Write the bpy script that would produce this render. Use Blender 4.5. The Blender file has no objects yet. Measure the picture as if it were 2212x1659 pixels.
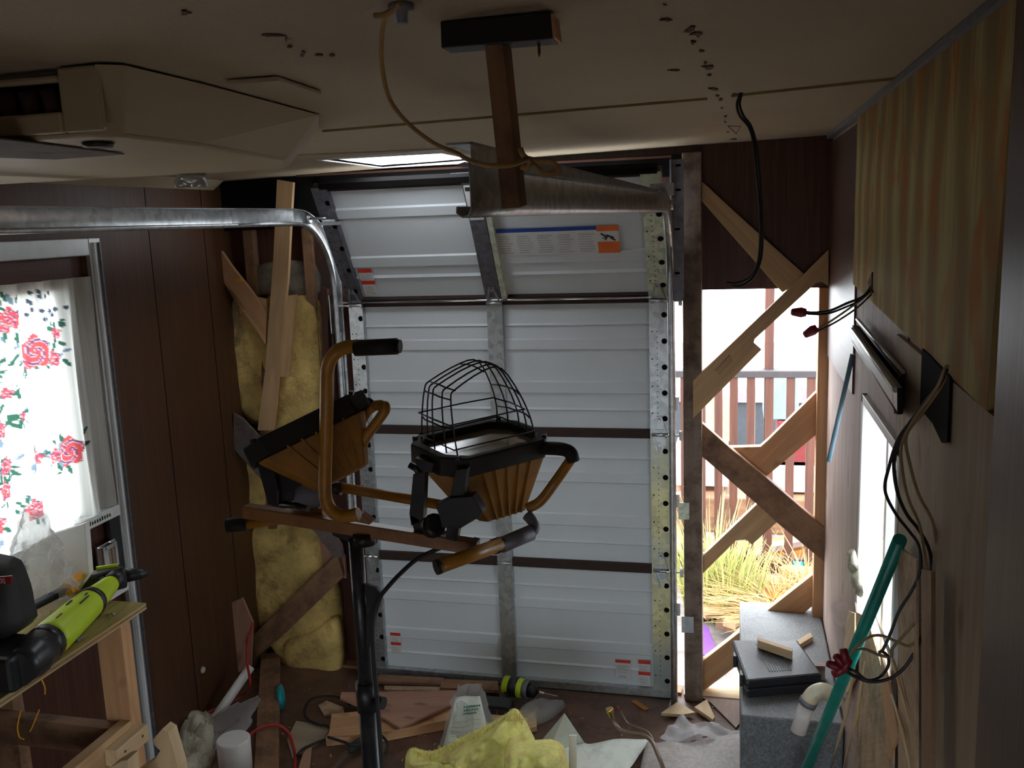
import bpy, bmesh, math, random
from mathutils import Vector, Matrix, noise
random.seed(7)
V = Vector
sc = bpy.context.scene
C = sc.collection
# ---------------------------------------------------------------- camera
F = 2000.0; CX, CY = 1106.0, 829.5            # focal length and centre, in pixels of the 2212x1659 frame
def cam_ray(px, py): return V((px-CX, CY-py, -F))
yv = cam_ray(1590, 457).normalized()           # vanishing point of the room's length
zv = -cam_ray(1536, 12330); zv = (zv - yv*zv.dot(yv)).normalized()
xv = yv.cross(zv)
R3 = Matrix((xv, yv, zv))                      # world = R3 @ camera
CAM = V((0, 0, 1.86))
cd = bpy.data.cameras.new('camera'); co = bpy.data.objects.new('camera', cd); C.objects.link(co)
cd.sensor_width = 36; cd.lens = F/2212*36; cd.clip_start = .02; cd.clip_end = 200
co.matrix_world = Matrix.Translation(CAM) @ R3.to_4x4()
sc.camera = co
# ---------------------------------------------------------------- world, exposure
SKY = 2.6
w = bpy.data.worlds.new('sky'); sc.world = w; w.use_nodes = True
bg = w.node_tree.nodes['Background']; bg.inputs[0].default_value = (.89, .945, 1.0, 1); bg.inputs[1].default_value = SKY
sc.view_settings.view_transform = 'Standard'; sc.view_settings.look = 'None'
sc.view_settings.exposure = 1.9; sc.view_settings.gamma = 1; sc.view_settings.use_curve_mapping = False
try:
    sc.cycles.max_bounces = 10; sc.cycles.diffuse_bounces = 6; sc.cycles.transparent_max_bounces = 12
    sc.cycles.use_denoising = True
    sc.cycles.sample_clamp_indirect = 6
except Exception: pass
def portal(loc, sx, sy, direction):            # sampling aid on a modelled opening, adds no light of its own
    ld = bpy.data.lights.new('opening_portal', 'AREA'); ld.shape = 'RECTANGLE'; ld.size = sx; ld.size_y = sy
    try: ld.cycles.is_portal = True
    except Exception: ld.is_portal = True
    o = bpy.data.objects.new('opening_portal', ld); C.objects.link(o)
    o.location = loc; o.rotation_euler = V(direction).to_track_quat('-Z', 'Y').to_euler()
portal((.10, 3.62, .85), .5, 1.7, (0, -1, 0))
portal((.40, 2.14, 1.0), .9, .56, (-1, 0, 0))
portal((-.45, -.90, .64), 1.3, .88, (0, 1, 0))
portal((-2.10, 2.0, 1.30), 1.0, 1.1, (1, 0, 0))
portal((-1.08, 3.04, 2.32), .46, .5, (0, 0, -1))
# ---------------------------------------------------------------- unprojection helpers (used for real planes)
def ray(px, py): return R3 @ cam_ray(px, py)
def PY(px, py, y): d = ray(px, py); return CAM + d*(y/d.y)
def PX(px, py, x): d = ray(px, py); return CAM + d*(x/d.x)
def PZ(px, py, z): d = ray(px, py); return CAM + d*((z-CAM.z)/d.z)
def zc(x): return 2.055 + .05*(x+2)/2.32        # the ceiling falls a little to the left
def PC(px, py):
    d = ray(px, py); k = .05/2.32              # CAM.z + t d.z = 2.055+k(t d.x+2)
    t = (2.055+2*k-CAM.z)/(d.z-k*d.x); return CAM + d*t
# ---------------------------------------------------------------- mesh builder
class B:
    def __init__(s, g=None): s.g = V(g) if g else None; s.v = []; s.f = []; s.uv = []; s.sm = []; s.mi = []; s.m = 0; s.col = None
    def face(s, ids, uvs=None, smooth=False):
        s.f.append(tuple(ids)); s.uv.append(uvs); s.sm.append(smooth); s.mi.append(s.m)
    def hexa(s, c):                             # 8 corners: 0-3 bottom loop, 4-7 top loop
        b = len(s.v); s.v += [V(p) for p in c]
        L = [(0,3,2,1),(4,5,6,7),(0,1,5,4),(1,2,6,5),(2,3,7,6),(3,0,4,7)]
        o = s.v[b]; ax = max(((s.v[b+1]-o), (s.v[b+3]-o), (s.v[b+4]-o)), key=lambda q: q.length)
        u = ax.normalized() if ax.length > 0 else V((1,0,0))
        if s.g: u = s.g
        for q in L:
            P4 = [s.v[b+i] for i in q]
            n = (P4[1]-P4[0]).cross(P4[2]-P4[0]); n = n.normalized() if n.length else V((0,0,1))
            w_ = n.cross(u)
            if w_.length < .2: w_ = n.orthogonal()
            s.face([b+i for i in q], [((p).dot(u), (p).dot(w_)) for p in P4])
        return s
    def box(s, lo, hi):
        x0,y0,z0 = lo; x1,y1,z1 = hi
        return s.hexa([(x0,y0,z0),(x1,y0,z0),(x1,y1,z0),(x0,y1,z0),(x0,y0,z1),(x1,y0,z1),(x1,y1,z1),(x0,y1,z1)])
    def bar(s, p0, p1, wid, thk, side):         # oriented box; side = direction of the width
        p0 = V(p0); p1 = V(p1); d = (p1-p0).normalized(); a = V(side); a = (a-d*a.dot(d)).normalized(); n = d.cross(a)
        a *= wid/2; n *= thk/2
        return s.hexa([p0-a-n, p0+a-n, p0+a+n, p0-a+n, p1-a-n, p1+a-n, p1+a+n, p1-a+n])
    def prism(s, pts, off):                     # polygon extruded by off
        pts = [V(p) for p in pts]; off = V(off); n = len(pts); b = len(s.v)
        nn = V((0,0,0))
        for i in range(n): nn += (pts[i]-pts[0]).cross(pts[(i+1)%n]-pts[0])
        if nn.dot(off) > 0: pts = pts[::-1]
        e = max(((pts[(i+1)%n]-pts[i]) for i in range(n)), key=lambda q: q.length).normalized()
        nn = off.normalized()
        if s.g: e = s.g
        w_ = nn.cross(e)
        s.v += pts + [p+off for p in pts]
        uv = lambda p: (p.dot(e), p.dot(w_))
        s.face(range(b, b+n), [uv(p) for p in pts])
        s.face([b+n+i for i in range(n)][::-1], [uv(p) for p in pts][::-1])
        for i in range(n):
            j = (i+1)%n; a, c = pts[i], pts[j]
            s.face([b+i, b+n+i, b+n+j, b+j], [(a.dot(e), 0), (a.dot(e), off.length), (c.dot(e)+.003, off.length), (c.dot(e)+.003, 0)])
        return s
    def tube(s, path, r, n=10, closed=False, sub=0, caps=True):
        path = [V(p) for p in path]
        if sub: path = spline(path, sub, closed)
        m = len(path); b = len(s.v); up = None
        rr = r if callable(r) else (lambda t: r)
        L = 0
        for i, p in enumerate(path):
            if closed: d = path[(i+1)%m]-path[i-1]
            else: d = path[min(i+1, m-1)]-path[max(i-1, 0)]
            d = d.normalized() if d.length else V((0,0,1))
            if up is None: up = d.orthogonal().normalized()
            up = (up-d*up.dot(d)); up = up.normalized() if up.length > 1e-6 else d.orthogonal().normalized()
            q = d.cross(up); k = rr(i/(m-1))
            for j in range(n):
                a = 2*math.pi*j/n; s.v.append(p+(up*math.cos(a)+q*math.sin(a))*k)
        T_ = m if closed else m-1
        for i in range(T_):
            l = L; L += (path[(i+1)%m]-path[i]).length
            for j in range(n):
                j2 = (j+1)%n; i2 = (i+1)%m
                s.face([b+i*n+j, b+i*n+j2, b+i2*n+j2, b+i2*n+j], [(l, j/n*.1), (l, (j+1)/n*.1), (L, (j+1)/n*.1), (L, j/n*.1)], True)
        if not closed and caps:
            s.face([b+j for j in range(n)][::-1]); s.face([b+(m-1)*n+j for j in range(n)])
        return s
    def grid(s, fn, nu, nv, smooth=True):       # fn(u,v) -> point ; u,v in 0..1
        b = len(s.v)
        for i in range(nu+1):
            for j in range(nv+1): s.v.append(V(fn(i/nu, j/nv)))
        for i in range(nu):
            for j in range(nv):
                q = [b+i*(nv+1)+j, b+(i+1)*(nv+1)+j, b+(i+1)*(nv+1)+j+1, b+i*(nv+1)+j+1]
                s.face(q, [(i/nu, j/nv), ((i+1)/nu, j/nv), ((i+1)/nu, (j+1)/nv), (i/nu, (j+1)/nv)], smooth)
        return s
    def loft(s, A, Bp, cap=True, smooth=False):
        n = len(A); b = len(s.v); s.v += [V(p) for p in A]+[V(p) for p in Bp]
        for i in range(n):
            j = (i+1)%n; s.face([b+i, b+j, b+n+j, b+n+i], None, smooth)
        if cap: s.face([b+i for i in range(n)][::-1]); s.face([b+n+i for i in range(n)])
        return s
    def lathe(s, c, axis, prof, n=20, smooth=True):   # prof: list of (distance along axis, radius)
        c = V(c); a = V(axis).normalized(); u = a.orthogonal().normalized(); q = a.cross(u); b = len(s.v)
        for (h, r) in prof:
            for j in range(n):
                t = 2*math.pi*j/n; s.v.append(c+a*h+(u*math.cos(t)+q*math.sin(t))*r)
        for i in range(len(prof)-1):
            for j in range(n):
                j2 = (j+1)%n; s.face([b+i*n+j, b+i*n+j2, b+(i+1)*n+j2, b+(i+1)*n+j], None, smooth)
        s.face([b+j for j in range(n)][::-1]); s.face([b+(len(prof)-1)*n+j for j in range(n)])
        return s
    def lump(s, outline, depth, seed=0, rings=8, amp=.01, fr=14):  # pillow over an outline, bulging along depth
        o = [V(p) for p in outline]
        o = spline(o, 3, True); n = len(o); c = sum(o, V((0,0,0)))/n; dn = V(depth); dl = dn.normalized(); b = len(s.v)
        for k in range(rings+1):
            t = 1-k/rings if k < rings else 0
            for p in o:
                q = c+(p-c)*t; h = (1-t**4)**.5
                nz = noise.noise(q*fr+V((seed*7.1, 0, 0)))+.5*noise.noise(q*fr*2.7+V((0, seed, 0)))
                s.v.append(q+dn*h*(1+.25*noise.noise(q*6+V((seed,)*3)))+dl*nz*amp*(h*.8+.2))
        for k in range(rings):
            for j in range(n):
                j2 = (j+1)%n; s.face([b+k*n+j, b+k*n+j2, b+(k+1)*n+j2, b+(k+1)*n+j], None, True)
        s.face([b+j for j in range(n)][::-1])
        return s
    def build(s, name, mat, parent=None, label=None, cat=None, group=None, kind=None, bevel=0, solid=0, origin=None):
        me = bpy.data.meshes.new(name)
        if parent is not None: org = wloc(parent)
        elif origin is not None: org = V(origin)
        else:
            xs = [v.x for v in s.v]; ys = [v.y for v in s.v]; zs = [v.z for v in s.v]
            org = V(((min(xs)+max(xs))/2, (min(ys)+max(ys))/2, min(zs)))
            if kind == 'structure': org = V((0, 0, 0))
        me.from_pydata([tuple(v-org) for v in s.v], [], s.f)
        ul = me.uv_layers.new(name='UVMap').data
        for p in me.polygons:
            u = s.uv[p.index]; p.use_smooth = s.sm[p.index]; p.material_index = s.mi[p.index]
            for k, li in enumerate(p.loop_indices):
                if u: ul[li].uv = u[k]
                else:
                    co_ = s.v[me.loops[li].vertex_index]; n_ = p.normal
                    ul[li].uv = (co_.z, co_.x+co_.y) if abs(n_.z) < .7 else (co_.x, co_.y)
        if s.col is not None:
            ca = me.color_attributes.new('print', 'FLOAT_COLOR', 'POINT')
            for i, c_ in enumerate(s.col): ca.data[i].color = (*c_, 1)
        for m_ in (mat if isinstance(mat, (list, tuple)) else [mat]): me.materials.append(m_)
        o = bpy.data.objects.new(name, me); C.objects.link(o)
        if parent is not None: o.parent = parent
        else: o.location = org
        tag(o, label, cat, group, kind)
        if bevel:
            b = o.modifiers.new('bevel', 'BEVEL'); b.width = bevel; b.segments = 2; b.limit_method = 'ANGLE'; b.angle_limit = .6
        if solid:
            b = o.modifiers.new('solid', 'SOLIDIFY'); b.thickness = solid; b.offset = 0
        return o
def wloc(o):
    l = V((0,0,0))
    while o: l += o.location; o = o.parent
    return l
def tag(o, label=None, cat=None, group=None, kind=None):
    if label: o['label'] = label
    if cat: o['category'] = cat
    if group: o['group'] = group
    if kind: o['kind'] = kind
    return o
def thing(name, label, cat, loc, group=None):
    o = bpy.data.objects.new(name, None); o.empty_display_size = .05; C.objects.link(o); o.location = loc
    return tag(o, label, cat, group)
def spline(p, sub, closed=False):
    n = len(p); out = []
    rng = range(n) if closed else range(n-1)
    for i in rng:
        p0 = p[(i-1)%n] if closed or i > 0 else p[0]*2-p[1]
        p1 = p[i]; p2 = p[(i+1)%n]; p3 = p[(i+2)%n] if closed or i+2 < n else p[-1]*2-p[-2]
        for k in range(sub):
            t = k/sub
            out.append(.5*((2*p1)+(p2-p0)*t+(2*p0-5*p1+4*p2-p3)*t*t+(3*p1-p0-3*p2+p3)*t**3))
    if not closed: out.append(p[-1])
    return out
# ---------------------------------------------------------------- materials
def newmat(name):
    m = bpy.data.materials.new(name); m.use_nodes = True; nt = m.node_tree
    return m, nt, nt.nodes['Principled BSDF']
def N(nt, t, **k):
    n = nt.nodes.new(t)
    for a, b in k.items(): setattr(n, a, b)
    return n
def mixc(nt, fac, a, b):
    n = N(nt, 'ShaderNodeMix', data_type='RGBA')
    if hasattr(fac, 'links'): nt.links.new(fac, n.inputs[0])
    else: n.inputs[0].default_value = fac
    for s_, i in ((a, 6), (b, 7)):
        if hasattr(s_, 'links'): nt.links.new(s_, n.inputs[i])
        else: n.inputs[i].default_value = (*s_, 1)
    return n.outputs[2]
def ramp(nt, src, lo, hi):
    n = N(nt, 'ShaderNodeMapRange'); nt.links.new(src, n.inputs[0]); n.inputs[1].default_value = lo; n.inputs[2].default_value = hi
    return n.outputs[0]
def coords(nt, kind, scale):
    tc = N(nt, 'ShaderNodeTexCoord'); mp = N(nt, 'ShaderNodeMapping'); nt.links.new(tc.outputs[kind], mp.inputs[0]); mp.inputs[3].default_value = scale
    return mp.outputs[0]
def nz(nt, vec, scale, detail=4, rough=.55, dist=0):
    n = N(nt, 'ShaderNodeTexNoise'); nt.links.new(vec, n.inputs['Vector']); n.inputs['Scale'].default_value = scale
    n.inputs['Detail'].default_value = detail; n.inputs['Roughness'].default_value = rough; n.inputs['Distortion'].default_value = dist
    return n.outputs[0]
def bump(nt, bs, src, strength=.3, dist=.002):
    b = N(nt, 'ShaderNodeBump'); b.inputs['Strength'].default_value = strength; b.inputs['Distance'].default_value = dist
    nt.links.new(src, b.inputs['Height']); nt.links.new(b.outputs[0], bs.inputs['Normal'])
def wood(name, a, b, knots=None, fine=60, rough=.65, dirt=None):
    m, nt, bs = newmat(name)
    vec = coords(nt, 'UV', (2.2, fine, 1)); g = nz(nt, vec, 1.0, 5, .6, .8)
    vec2 = coords(nt, 'UV', (1.5, 9, 1)); g2 = nz(nt, vec2, 1.2, 3, .5, 1.5)
    c = mixc(nt, ramp(nt, g, .35, .68), a, b)
    c = mixc(nt, ramp(nt, g2, .45, .75), c, tuple(x*.7 for x in a))
    if knots: 
        vo = coords(nt, 'UV', (5, 9, 1)); k = nz(nt, vo, 1.6, 1, .4, .3)
        c = mixc(nt, ramp(nt, k, .66, .78), c, knots)
    if dirt:
        d = nz(nt, coords(nt, 'Object', (1, 1, 1)), 9, 6, .7); c = mixc(nt, ramp(nt, d, .45, .66), c, dirt)
    nt.links.new(c, bs.inputs['Base Color']); bs.inputs['Roughness'].default_value = rough
    bump(nt, bs, g, .25, .001)
    return m
def plain(name, col, rough=.5, metal=0, var=.15, sc_=20, bumpy=0, spec=.5, trans=None, dirt=None, bscale=None):
    m, nt, bs = newmat(name)
    n = nz(nt, coords(nt, 'Object', (1, 1, 1)), sc_, 5, .6)
    c = mixc(nt, ramp(nt, n, .3, .7), tuple(x*(1-var) for x in col), tuple(min(1, x*(1+var)) for x in col))
    if dirt:
        d = nz(nt, coords(nt, 'Object', (1, 1, 1)), 13, 6, .75); c = mixc(nt, ramp(nt, d, .5, .68), c, dirt)
    nt.links.new(c, bs.inputs['Base Color']); bs.inputs['Roughness'].default_value = rough; bs.inputs['Metallic'].default_value = metal
    bs.inputs['Specular IOR Level'].default_value = spec
    if bumpy: bump(nt, bs, nz(nt, coords(nt, 'Object', (1, 1, 1)), bscale or sc_*4, 4), bumpy, .004)
    return m
def galv(name, col=(.5, .52, .53), rough=.38, tint=None):
    m, nt, bs = newmat(name)
    vo = N(nt, 'ShaderNodeTexVoronoi'); vo.inputs['Scale'].default_value = 55
    nt.links.new(coords(nt, 'Object', (1, 1, 1)), vo.inputs['Vector'])
    sep = N(nt, 'ShaderNodeSeparateColor'); nt.links.new(vo.outputs['Color'], sep.inputs[0])
    c = mixc(nt, sep.outputs[0], tuple(x*.8 for x in col), tuple(min(1, x*1.15) for x in col))
    if tint:
        n2 = nz(nt, coords(nt, 'Object', (1, 1, 1)), 2.2, 2); c = mixc(nt, ramp(nt, n2, .42, .6), c, tint)
    nt.links.new(c, bs.inputs['Base Color']); bs.inputs['Metallic'].default_value = .85; bs.inputs['Roughness'].default_value = rough
    return m
def film(name, col, alpha=.45, rough=.25):
    m, nt, bs = newmat(name)
    bs.inputs['Base Color'].default_value = (*col, 1); bs.inputs['Roughness'].default_value = rough
    tr = N(nt, 'ShaderNodeBsdfTransparent'); tl = N(nt, 'ShaderNodeBsdfTranslucent'); tl.inputs[0].default_value = (*col, 1)
    mx = N(nt, 'ShaderNodeMixShader'); mx.inputs[0].default_value = .35
    nt.links.new(bs.outputs[0], mx.inputs[1]); nt.links.new(tl.outputs[0], mx.inputs[2])
    m2 = N(nt, 'ShaderNodeMixShader'); m2.inputs[0].default_value = alpha
    nt.links.new(tr.outputs[0], m2.inputs[1]); nt.links.new(mx.outputs[0], m2.inputs[2])
    nt.links.new(m2.outputs[0], nt.nodes['Material Output'].inputs[0])
    bump(nt, bs, nz(nt, coords(nt, 'Object', (1, 1, 1)), 25, 4), .8, .01)
    return m
M = {}
M['ceiling'] = plain('ceiling_board', (.40, .33, .225), .75, var=.06, sc_=3, bumpy=.5, bscale=160, dirt=None)
M['shroud'] = plain('beige_plastic', (.39, .315, .195), .55, var=.05, sc_=4)
M['grime'] = plain('torn_board_core', (.10, .055, .03), .9, var=.4, sc_=60)
M['batten'] = plain('yellowed_seam', (.26, .19, .08), .7)
M['floor'] = plain('dirty_plywood_floor', (.13, .068, .045), .42, var=.35, sc_=7, bumpy=.4, bscale=30, dirt=(.05, .025, .018))
M['panel_dark'] = wood('dark_wood_panelling', (.105, .045, .02), (.06, .024, .011), fine=90, rough=.45)
M['panel_side'] = wood('red_brown_panelling', (.10, .036, .02), (.045, .016, .010), fine=70, rough=.4)
M['pine'] = wood('pine_board', (.62, .41, .215), (.52, .31, .15), fine=50)
M['pine_orange'] = wood('orange_pine', (.62, .36, .18), (.54, .27, .12), (.2, .08, .03), fine=45)
M['pine_pale'] = wood('pale_pine', (.68, .50, .30), (.56, .38, .2), fine=45)
M['pine_dark'] = wood('aged_pine', (.34, .185, .10), (.25, .13, .065), fine=50, dirt=(.13, .07, .04))
M['post'] = wood('weathered_post', (.30, .23, .18), (.20, .145, .11), fine=30, dirt=(.09, .055, .04), rough=.9)
def plymat():
    m, nt, bs = newmat('figured_plywood'); vec = coords(nt, 'UV', (2.4, 2.6, 1))
    g = nz(nt, coords(nt, 'UV', (3, 60, 1)), 1.0, 5, .6)
    wv = N(nt, 'ShaderNodeTexWave'); wv.wave_type = 'BANDS'; wv.bands_direction = 'Y'; nt.links.new(vec, wv.inputs['Vector'])
    wv.inputs['Scale'].default_value = .8; wv.inputs['Distortion'].default_value = 7; wv.inputs['Detail'].default_value = 2; wv.inputs['Detail Scale'].default_value = .7
    c = mixc(nt, ramp(nt, wv.outputs[1], .1, .9), (.43, .345, .15), (.27, .20, .08))
    c = mixc(nt, ramp(nt, g, .5, .75), c, (.27, .19, .08))
    k = nz(nt, coords(nt, 'UV', (4.5, 13, 1)), 1.2, 2, .5, .8); k2 = N(nt, 'ShaderNodeMath', operation='MULTIPLY'); nt.links.new(ramp(nt, k, .50, .66), k2.inputs[0]); k2.inputs[1].default_value = .85
    c = mixc(nt, k2.outputs[0], c, (.40, .15, .03))
    nt.links.new(c, bs.inputs['Base Color']); bs.inputs['Roughness'].default_value = .85; bs.inputs['Specular IOR Level'].default_value = .2; bump(nt, bs, g, .2, .001)
    return m
M['ply'] = plymat()
M['ply_face'] = wood('plywood_scrap', (.46, .25, .17), (.38, .19, .12), (.2, .09, .06), fine=25)
M['ply_edge'] = wood('plywood_edge', (.62, .46, .27), (.34, .2, .1), fine=260)
M['weather'] = wood('weathered_wall_board', (.40, .32, .22), (.33, .25, .17), (.22, .12, .06), fine=28, rough=.8)
M['pinkply'] = wood('stripped_wall_board', (.42, .31, .27), (.33, .22, .18), (.22, .13, .10), fine=20, rough=.7)
M['splinter'] = wood('splintered_wood', (.58, .42, .26), (.42, .27, .15), fine=120, dirt=(.2, .12, .07))
M['grayboard'] = plain('grey_dusty_board', (.14, .11, .10), .85, dirt=(.07, .05, .045))
M['doorwhite'] = plain('white_steel_panel', (.62, .655, .68), .5, var=.03, sc_=5)
M['brown'] = plain('brown_section_edge', (.045, .027, .022), .7, spec=.2)
M['galv'] = galv('galvanised_steel')
M['galv_y'] = galv('zinc_yellow_steel', (.62, .57, .33), .45, (.42, .47, .46))
M['galv_lt'] = galv('bright_zinc', (.72, .76, .62), .6)
M['galv_dark'] = galv('dull_steel', (.22, .22, .25), .5)
M['alu'] = plain('aluminium_frame', (.52, .53, .52), .35, .7, var=.08)
M['alu_white'] = plain('white_painted_frame', (.72, .73, .74), .4, 0, var=.04)
M['chrome'] = plain('bright_steel', (.8, .8, .8), .15, 1, var=.02)
M['black'] = plain('black_plastic', (.012, .012, .014), .45, var=.2)
M['rubber'] = plain('black_rubber', (.016, .015, .015), .7)
M['blackmetal'] = plain('black_painted_metal', (.02, .02, .023), .35, .1, dirt=(.05, .045, .04))
M['yellow'] = plain('yellow_painted_steel', (.46, .21, .022), .38, 0, var=.08, dirt=(.30, .15, .03))
M['yellow_body'] = plain('yellow_cast_body', (.36, .165, .018), .6, 0, var=.12, dirt=(.22, .11, .03))
M['amber'] = plain('orange_brown_square_tube', (.33, .16, .06), .35, var=.1, dirt=(.2, .09, .04))
M['glass_lens'] = plain('dusty_lens', (.20, .18, .16), .15, 0, var=.1)
M['graymetal'] = plain('grey_cast_metal', (.20, .20, .23), .5, .3)
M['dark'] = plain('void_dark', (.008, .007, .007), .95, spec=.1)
M['insul'] = plain('yellow_fibreglass', (.70, .50, .17), .95, var=.35, sc_=9, bumpy=1, bscale=45, dirt=(.36, .21, .08))
M['insul_lt'] = plain('bright_yellow_fibreglass', (.90, .76, .24), .95, var=.3, sc_=16, bumpy=1, bscale=60, dirt=(.75, .52, .22))
M['insul_gray'] = plain('grey_soiled_fibreglass', (.20, .17, .13), .95, var=.5, sc_=14, bumpy=1, bscale=60)
M['insul_white'] = plain('dusty_cream_fibreglass', (.62, .58, .45), .95, var=.2, sc_=14, bumpy=1, bscale=60, dirt=(.3, .24, .15))
M['film'] = film('clear_plastic_film', (.70, .70, .70), .42)
M['film_dark'] = film('grey_plastic_film', (.30, .30, .30), .35)
M['bag'] = film('frosted_bag', (.72, .72, .74), .62, .3)
M['white'] = plain('white_plastic', (.78, .77, .74), .4, var=.04)
M['paper'] = plain('white_paper', (.80, .84, .76), .8, var=.06, sc_=9, dirt=(.62, .66, .60))
M['vinyl'] = plain('grey_speckled_sheet', (.42, .38, .35), .55, var=.2, sc_=90, dirt=(.34, .27, .23))
M['label_white'] = plain('label_white', (.62, .62, .60), .5, var=.03)
M['label_gray'] = plain('label_grey_print', (.42, .42, .42), .5)
M['label_blue'] = plain('label_blue', (.02, .06, .32), .5)
M['label_orange'] = plain('label_orange', (.75, .16, .035), .5)
M['label_red'] = plain('label_red', (.62, .035, .02), .5)
M['ink'] = plain('ink', (.02, .02, .02), .6)
M['rope'] = plain('tan_rope', (.36, .22, .08), .85, bumpy=.6)
M['wire_black'] = plain('black_wire', (.012, .012, .013), .4)
M['wire_tan'] = plain('tan_wire', (.30, .21, .10), .5)
M['nutred'] = plain('red_wire_nut', (.22, .012, .018), .4)
M['redcord'] = plain('red_cord', (.42, .02, .02), .4)
M['redbar'] = plain('red_painted_bar', (.26, .012, .02), .35)
M['lime'] = plain('lime_green_plastic', (.52, .70, .02), .4, var=.05)
M['orange_clamp'] = plain('orange_plastic', (.8, .34, .01), .4)
M['navy'] = plain('navy_plastic', (.02, .02, .06), .4)
M['green'] = plain('green_painted_pole', (.01, .26, .21), .3)
M['teal'] = plain('teal_plastic', (.01, .35, .42), .4)
M['pvc'] = plain('cream_pvc_pipe', (.76, .68, .50), .35, dirt=(.62, .50, .3))
M['pvc_white'] = film('white_pvc', (.85, .80, .76), .85)
M['blue_rod'] = plain('pale_blue_rod', (.22, .38, .50), .3)
M['stone'] = plain('grey_speckled_steel', (.17, .18, .185), .5, var=.5, sc_=150, dirt=(.11, .11, .11))
M['case'] = plain('black_tool_case', (.022, .023, .027), .32, var=.2, bumpy=.2)
M['brass'] = plain('brass', (.62, .42, .13), .3, .9)
M['steelpipe'] = plain('coated_steel_line', (.22, .16, .12), .35, .6)
M['silver'] = plain('silver_tape', (.50, .50, .52), .3, .6)
M['purple'] = plain('purple_plastic', (.12, .03, .22), .5)
M['ground'] = plain('wet_gravel_ground', (.24, .21, .19), .8, var=.4, sc_=12, bumpy=.6, bscale=40, dirt=(.2, .15, .12))
M['redwood'] = wood('redwood_rail', (.13, .045, .026), (.07, .025, .018), fine=35)
M['rail_gray'] = plain('grey_handrail', (.05, .042, .045), .7)
M['siding'] = plain('blue_grey_siding', (.04, .047, .056), .7)
M['pinkwall'] = plain('pale_wall', (.22, .19, .2), .8)
M['redwall'] = plain('red_crate', (.2, .03, .03), .8)
M['leaf'] = plain('yellow_green_blades', (.50, .52, .20), .6, var=.4, sc_=8)
M['straw'] = plain('dry_straw', (.60, .42, .17), .8, var=.4, sc_=8)
M['lumber'] = wood('orange_lumber', (.55, .24, .05), (.48, .19, .03), fine=40)
def glassm():
    m, nt, bs = newmat('window_glass'); tr = N(nt, 'ShaderNodeBsdfTransparent'); tr.inputs[0].default_value = (.92, .95, .96, 1)
    gl = N(nt, 'ShaderNodeBsdfGlossy'); gl.inputs['Roughness'].default_value = .03
    mx = N(nt, 'ShaderNodeMixShader'); mx.inputs[0].default_value = .08
    nt.links.new(tr.outputs[0], mx.inputs[1]); nt.links.new(gl.outputs[0], mx.inputs[2]); nt.links.new(mx.outputs[0], nt.nodes['Material Output'].inputs[0])
    return m
M['glass'] = glassm()
def milky():
    m, nt, bs = newmat('milky_vent_dome'); tl = N(nt, 'ShaderNodeBsdfTranslucent'); tl.inputs[0].default_value = (.9, .9, .9, 1)
    nt.links.new(tl.outputs[0], nt.nodes['Material Output'].inputs[0]); return m
M['milky'] = milky()
def cloth():
    m, nt, bs = newmat('printed_curtain_cloth'); at = N(nt, 'ShaderNodeVertexColor'); at.layer_name = 'print'
    wv = nz(nt, coords(nt, 'UV', (130, 2, 1)), 1.0, 2)
    c = mixc(nt, ramp(nt, wv, .2, .8), (.72, .72, .72), (1, 1, 1))
    mul = N(nt, 'ShaderNodeMix', data_type='RGBA', blend_type='MULTIPLY'); mul.inputs[0].default_value = 1
    nt.links.new(at.outputs[0], mul.inputs[6]); nt.links.new(c, mul.inputs[7])
    tl = N(nt, 'ShaderNodeBsdfTranslucent'); df = N(nt, 'ShaderNodeBsdfDiffuse')
    nt.links.new(mul.outputs[2], tl.inputs[0]); nt.links.new(mul.outputs[2], df.inputs[0])
    mx = N(nt, 'ShaderNodeMixShader'); mx.inputs[0].default_value = .45
    nt.links.new(tl.outputs[0], mx.inputs[1]); nt.links.new(df.outputs[0], mx.inputs[2])
    nt.links.new(mx.outputs[0], nt.nodes['Material Output'].inputs[0]); return m
M['cloth'] = cloth()
# ================================================================ SETTING
XL, XR, YB = -2.0, .32, 3.40
# floor with two visible sheets
fb = B().box((XL-.05, -.85, -.04), (XR+.03, YB+.09, 0))
floor = fb.build('floor', M['floor'], kind='structure')
# ceiling with the roof hatch left open
hx0, hx1, hy0, hy1 = -1.27, -.875, 2.78, 3.30
cb = B()
def ceilbox(x0, x1, y0, y1): cb.hexa([(x0,y0,zc(x0)),(x1,y0,zc(x1)),(x1,y1,zc(x1)),(x0,y1,zc(x0)),(x0,y0,zc(x0)+.05),(x1,y0,zc(x1)+.05),(x1,y1,zc(x1)+.05),(x0,y1,zc(x0)+.05)])
ceilbox(XL-.05, hx0, .8, YB+.1); ceilbox(hx1, XR+.05, .8, YB+.1); ceilbox(hx0, hx1, .8, hy0); ceilbox(hx0, hx1, hy1, YB+.1)
ceilbox(XL-.05, XR+.05, -.85, .8)
ceiling = cb.build('ceiling', M['ceiling'], kind='structure')
# seam battens
def ceil_strip(a, b_, wid, thk, mat, name, parent):
    p, q = PC(*a), PC(*b_); up = V((0, 0, thk/2))
    return B().bar(p-up, q-up, wid, thk, (0, 1, 0)).build(name, mat, parent=parent)
ceil_strip((697, 281), (1528, 211), .007, .005, M['batten'], 'seam_batten', ceiling)
ceil_strip((1580, 205), (1948, 166), .008, .005, M['batten'], 'seam_batten', ceiling)
ceil_strip((640, 334), (1000, 318), .010, .004, M['ceiling'], 'hatch_trim', ceiling)
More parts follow.
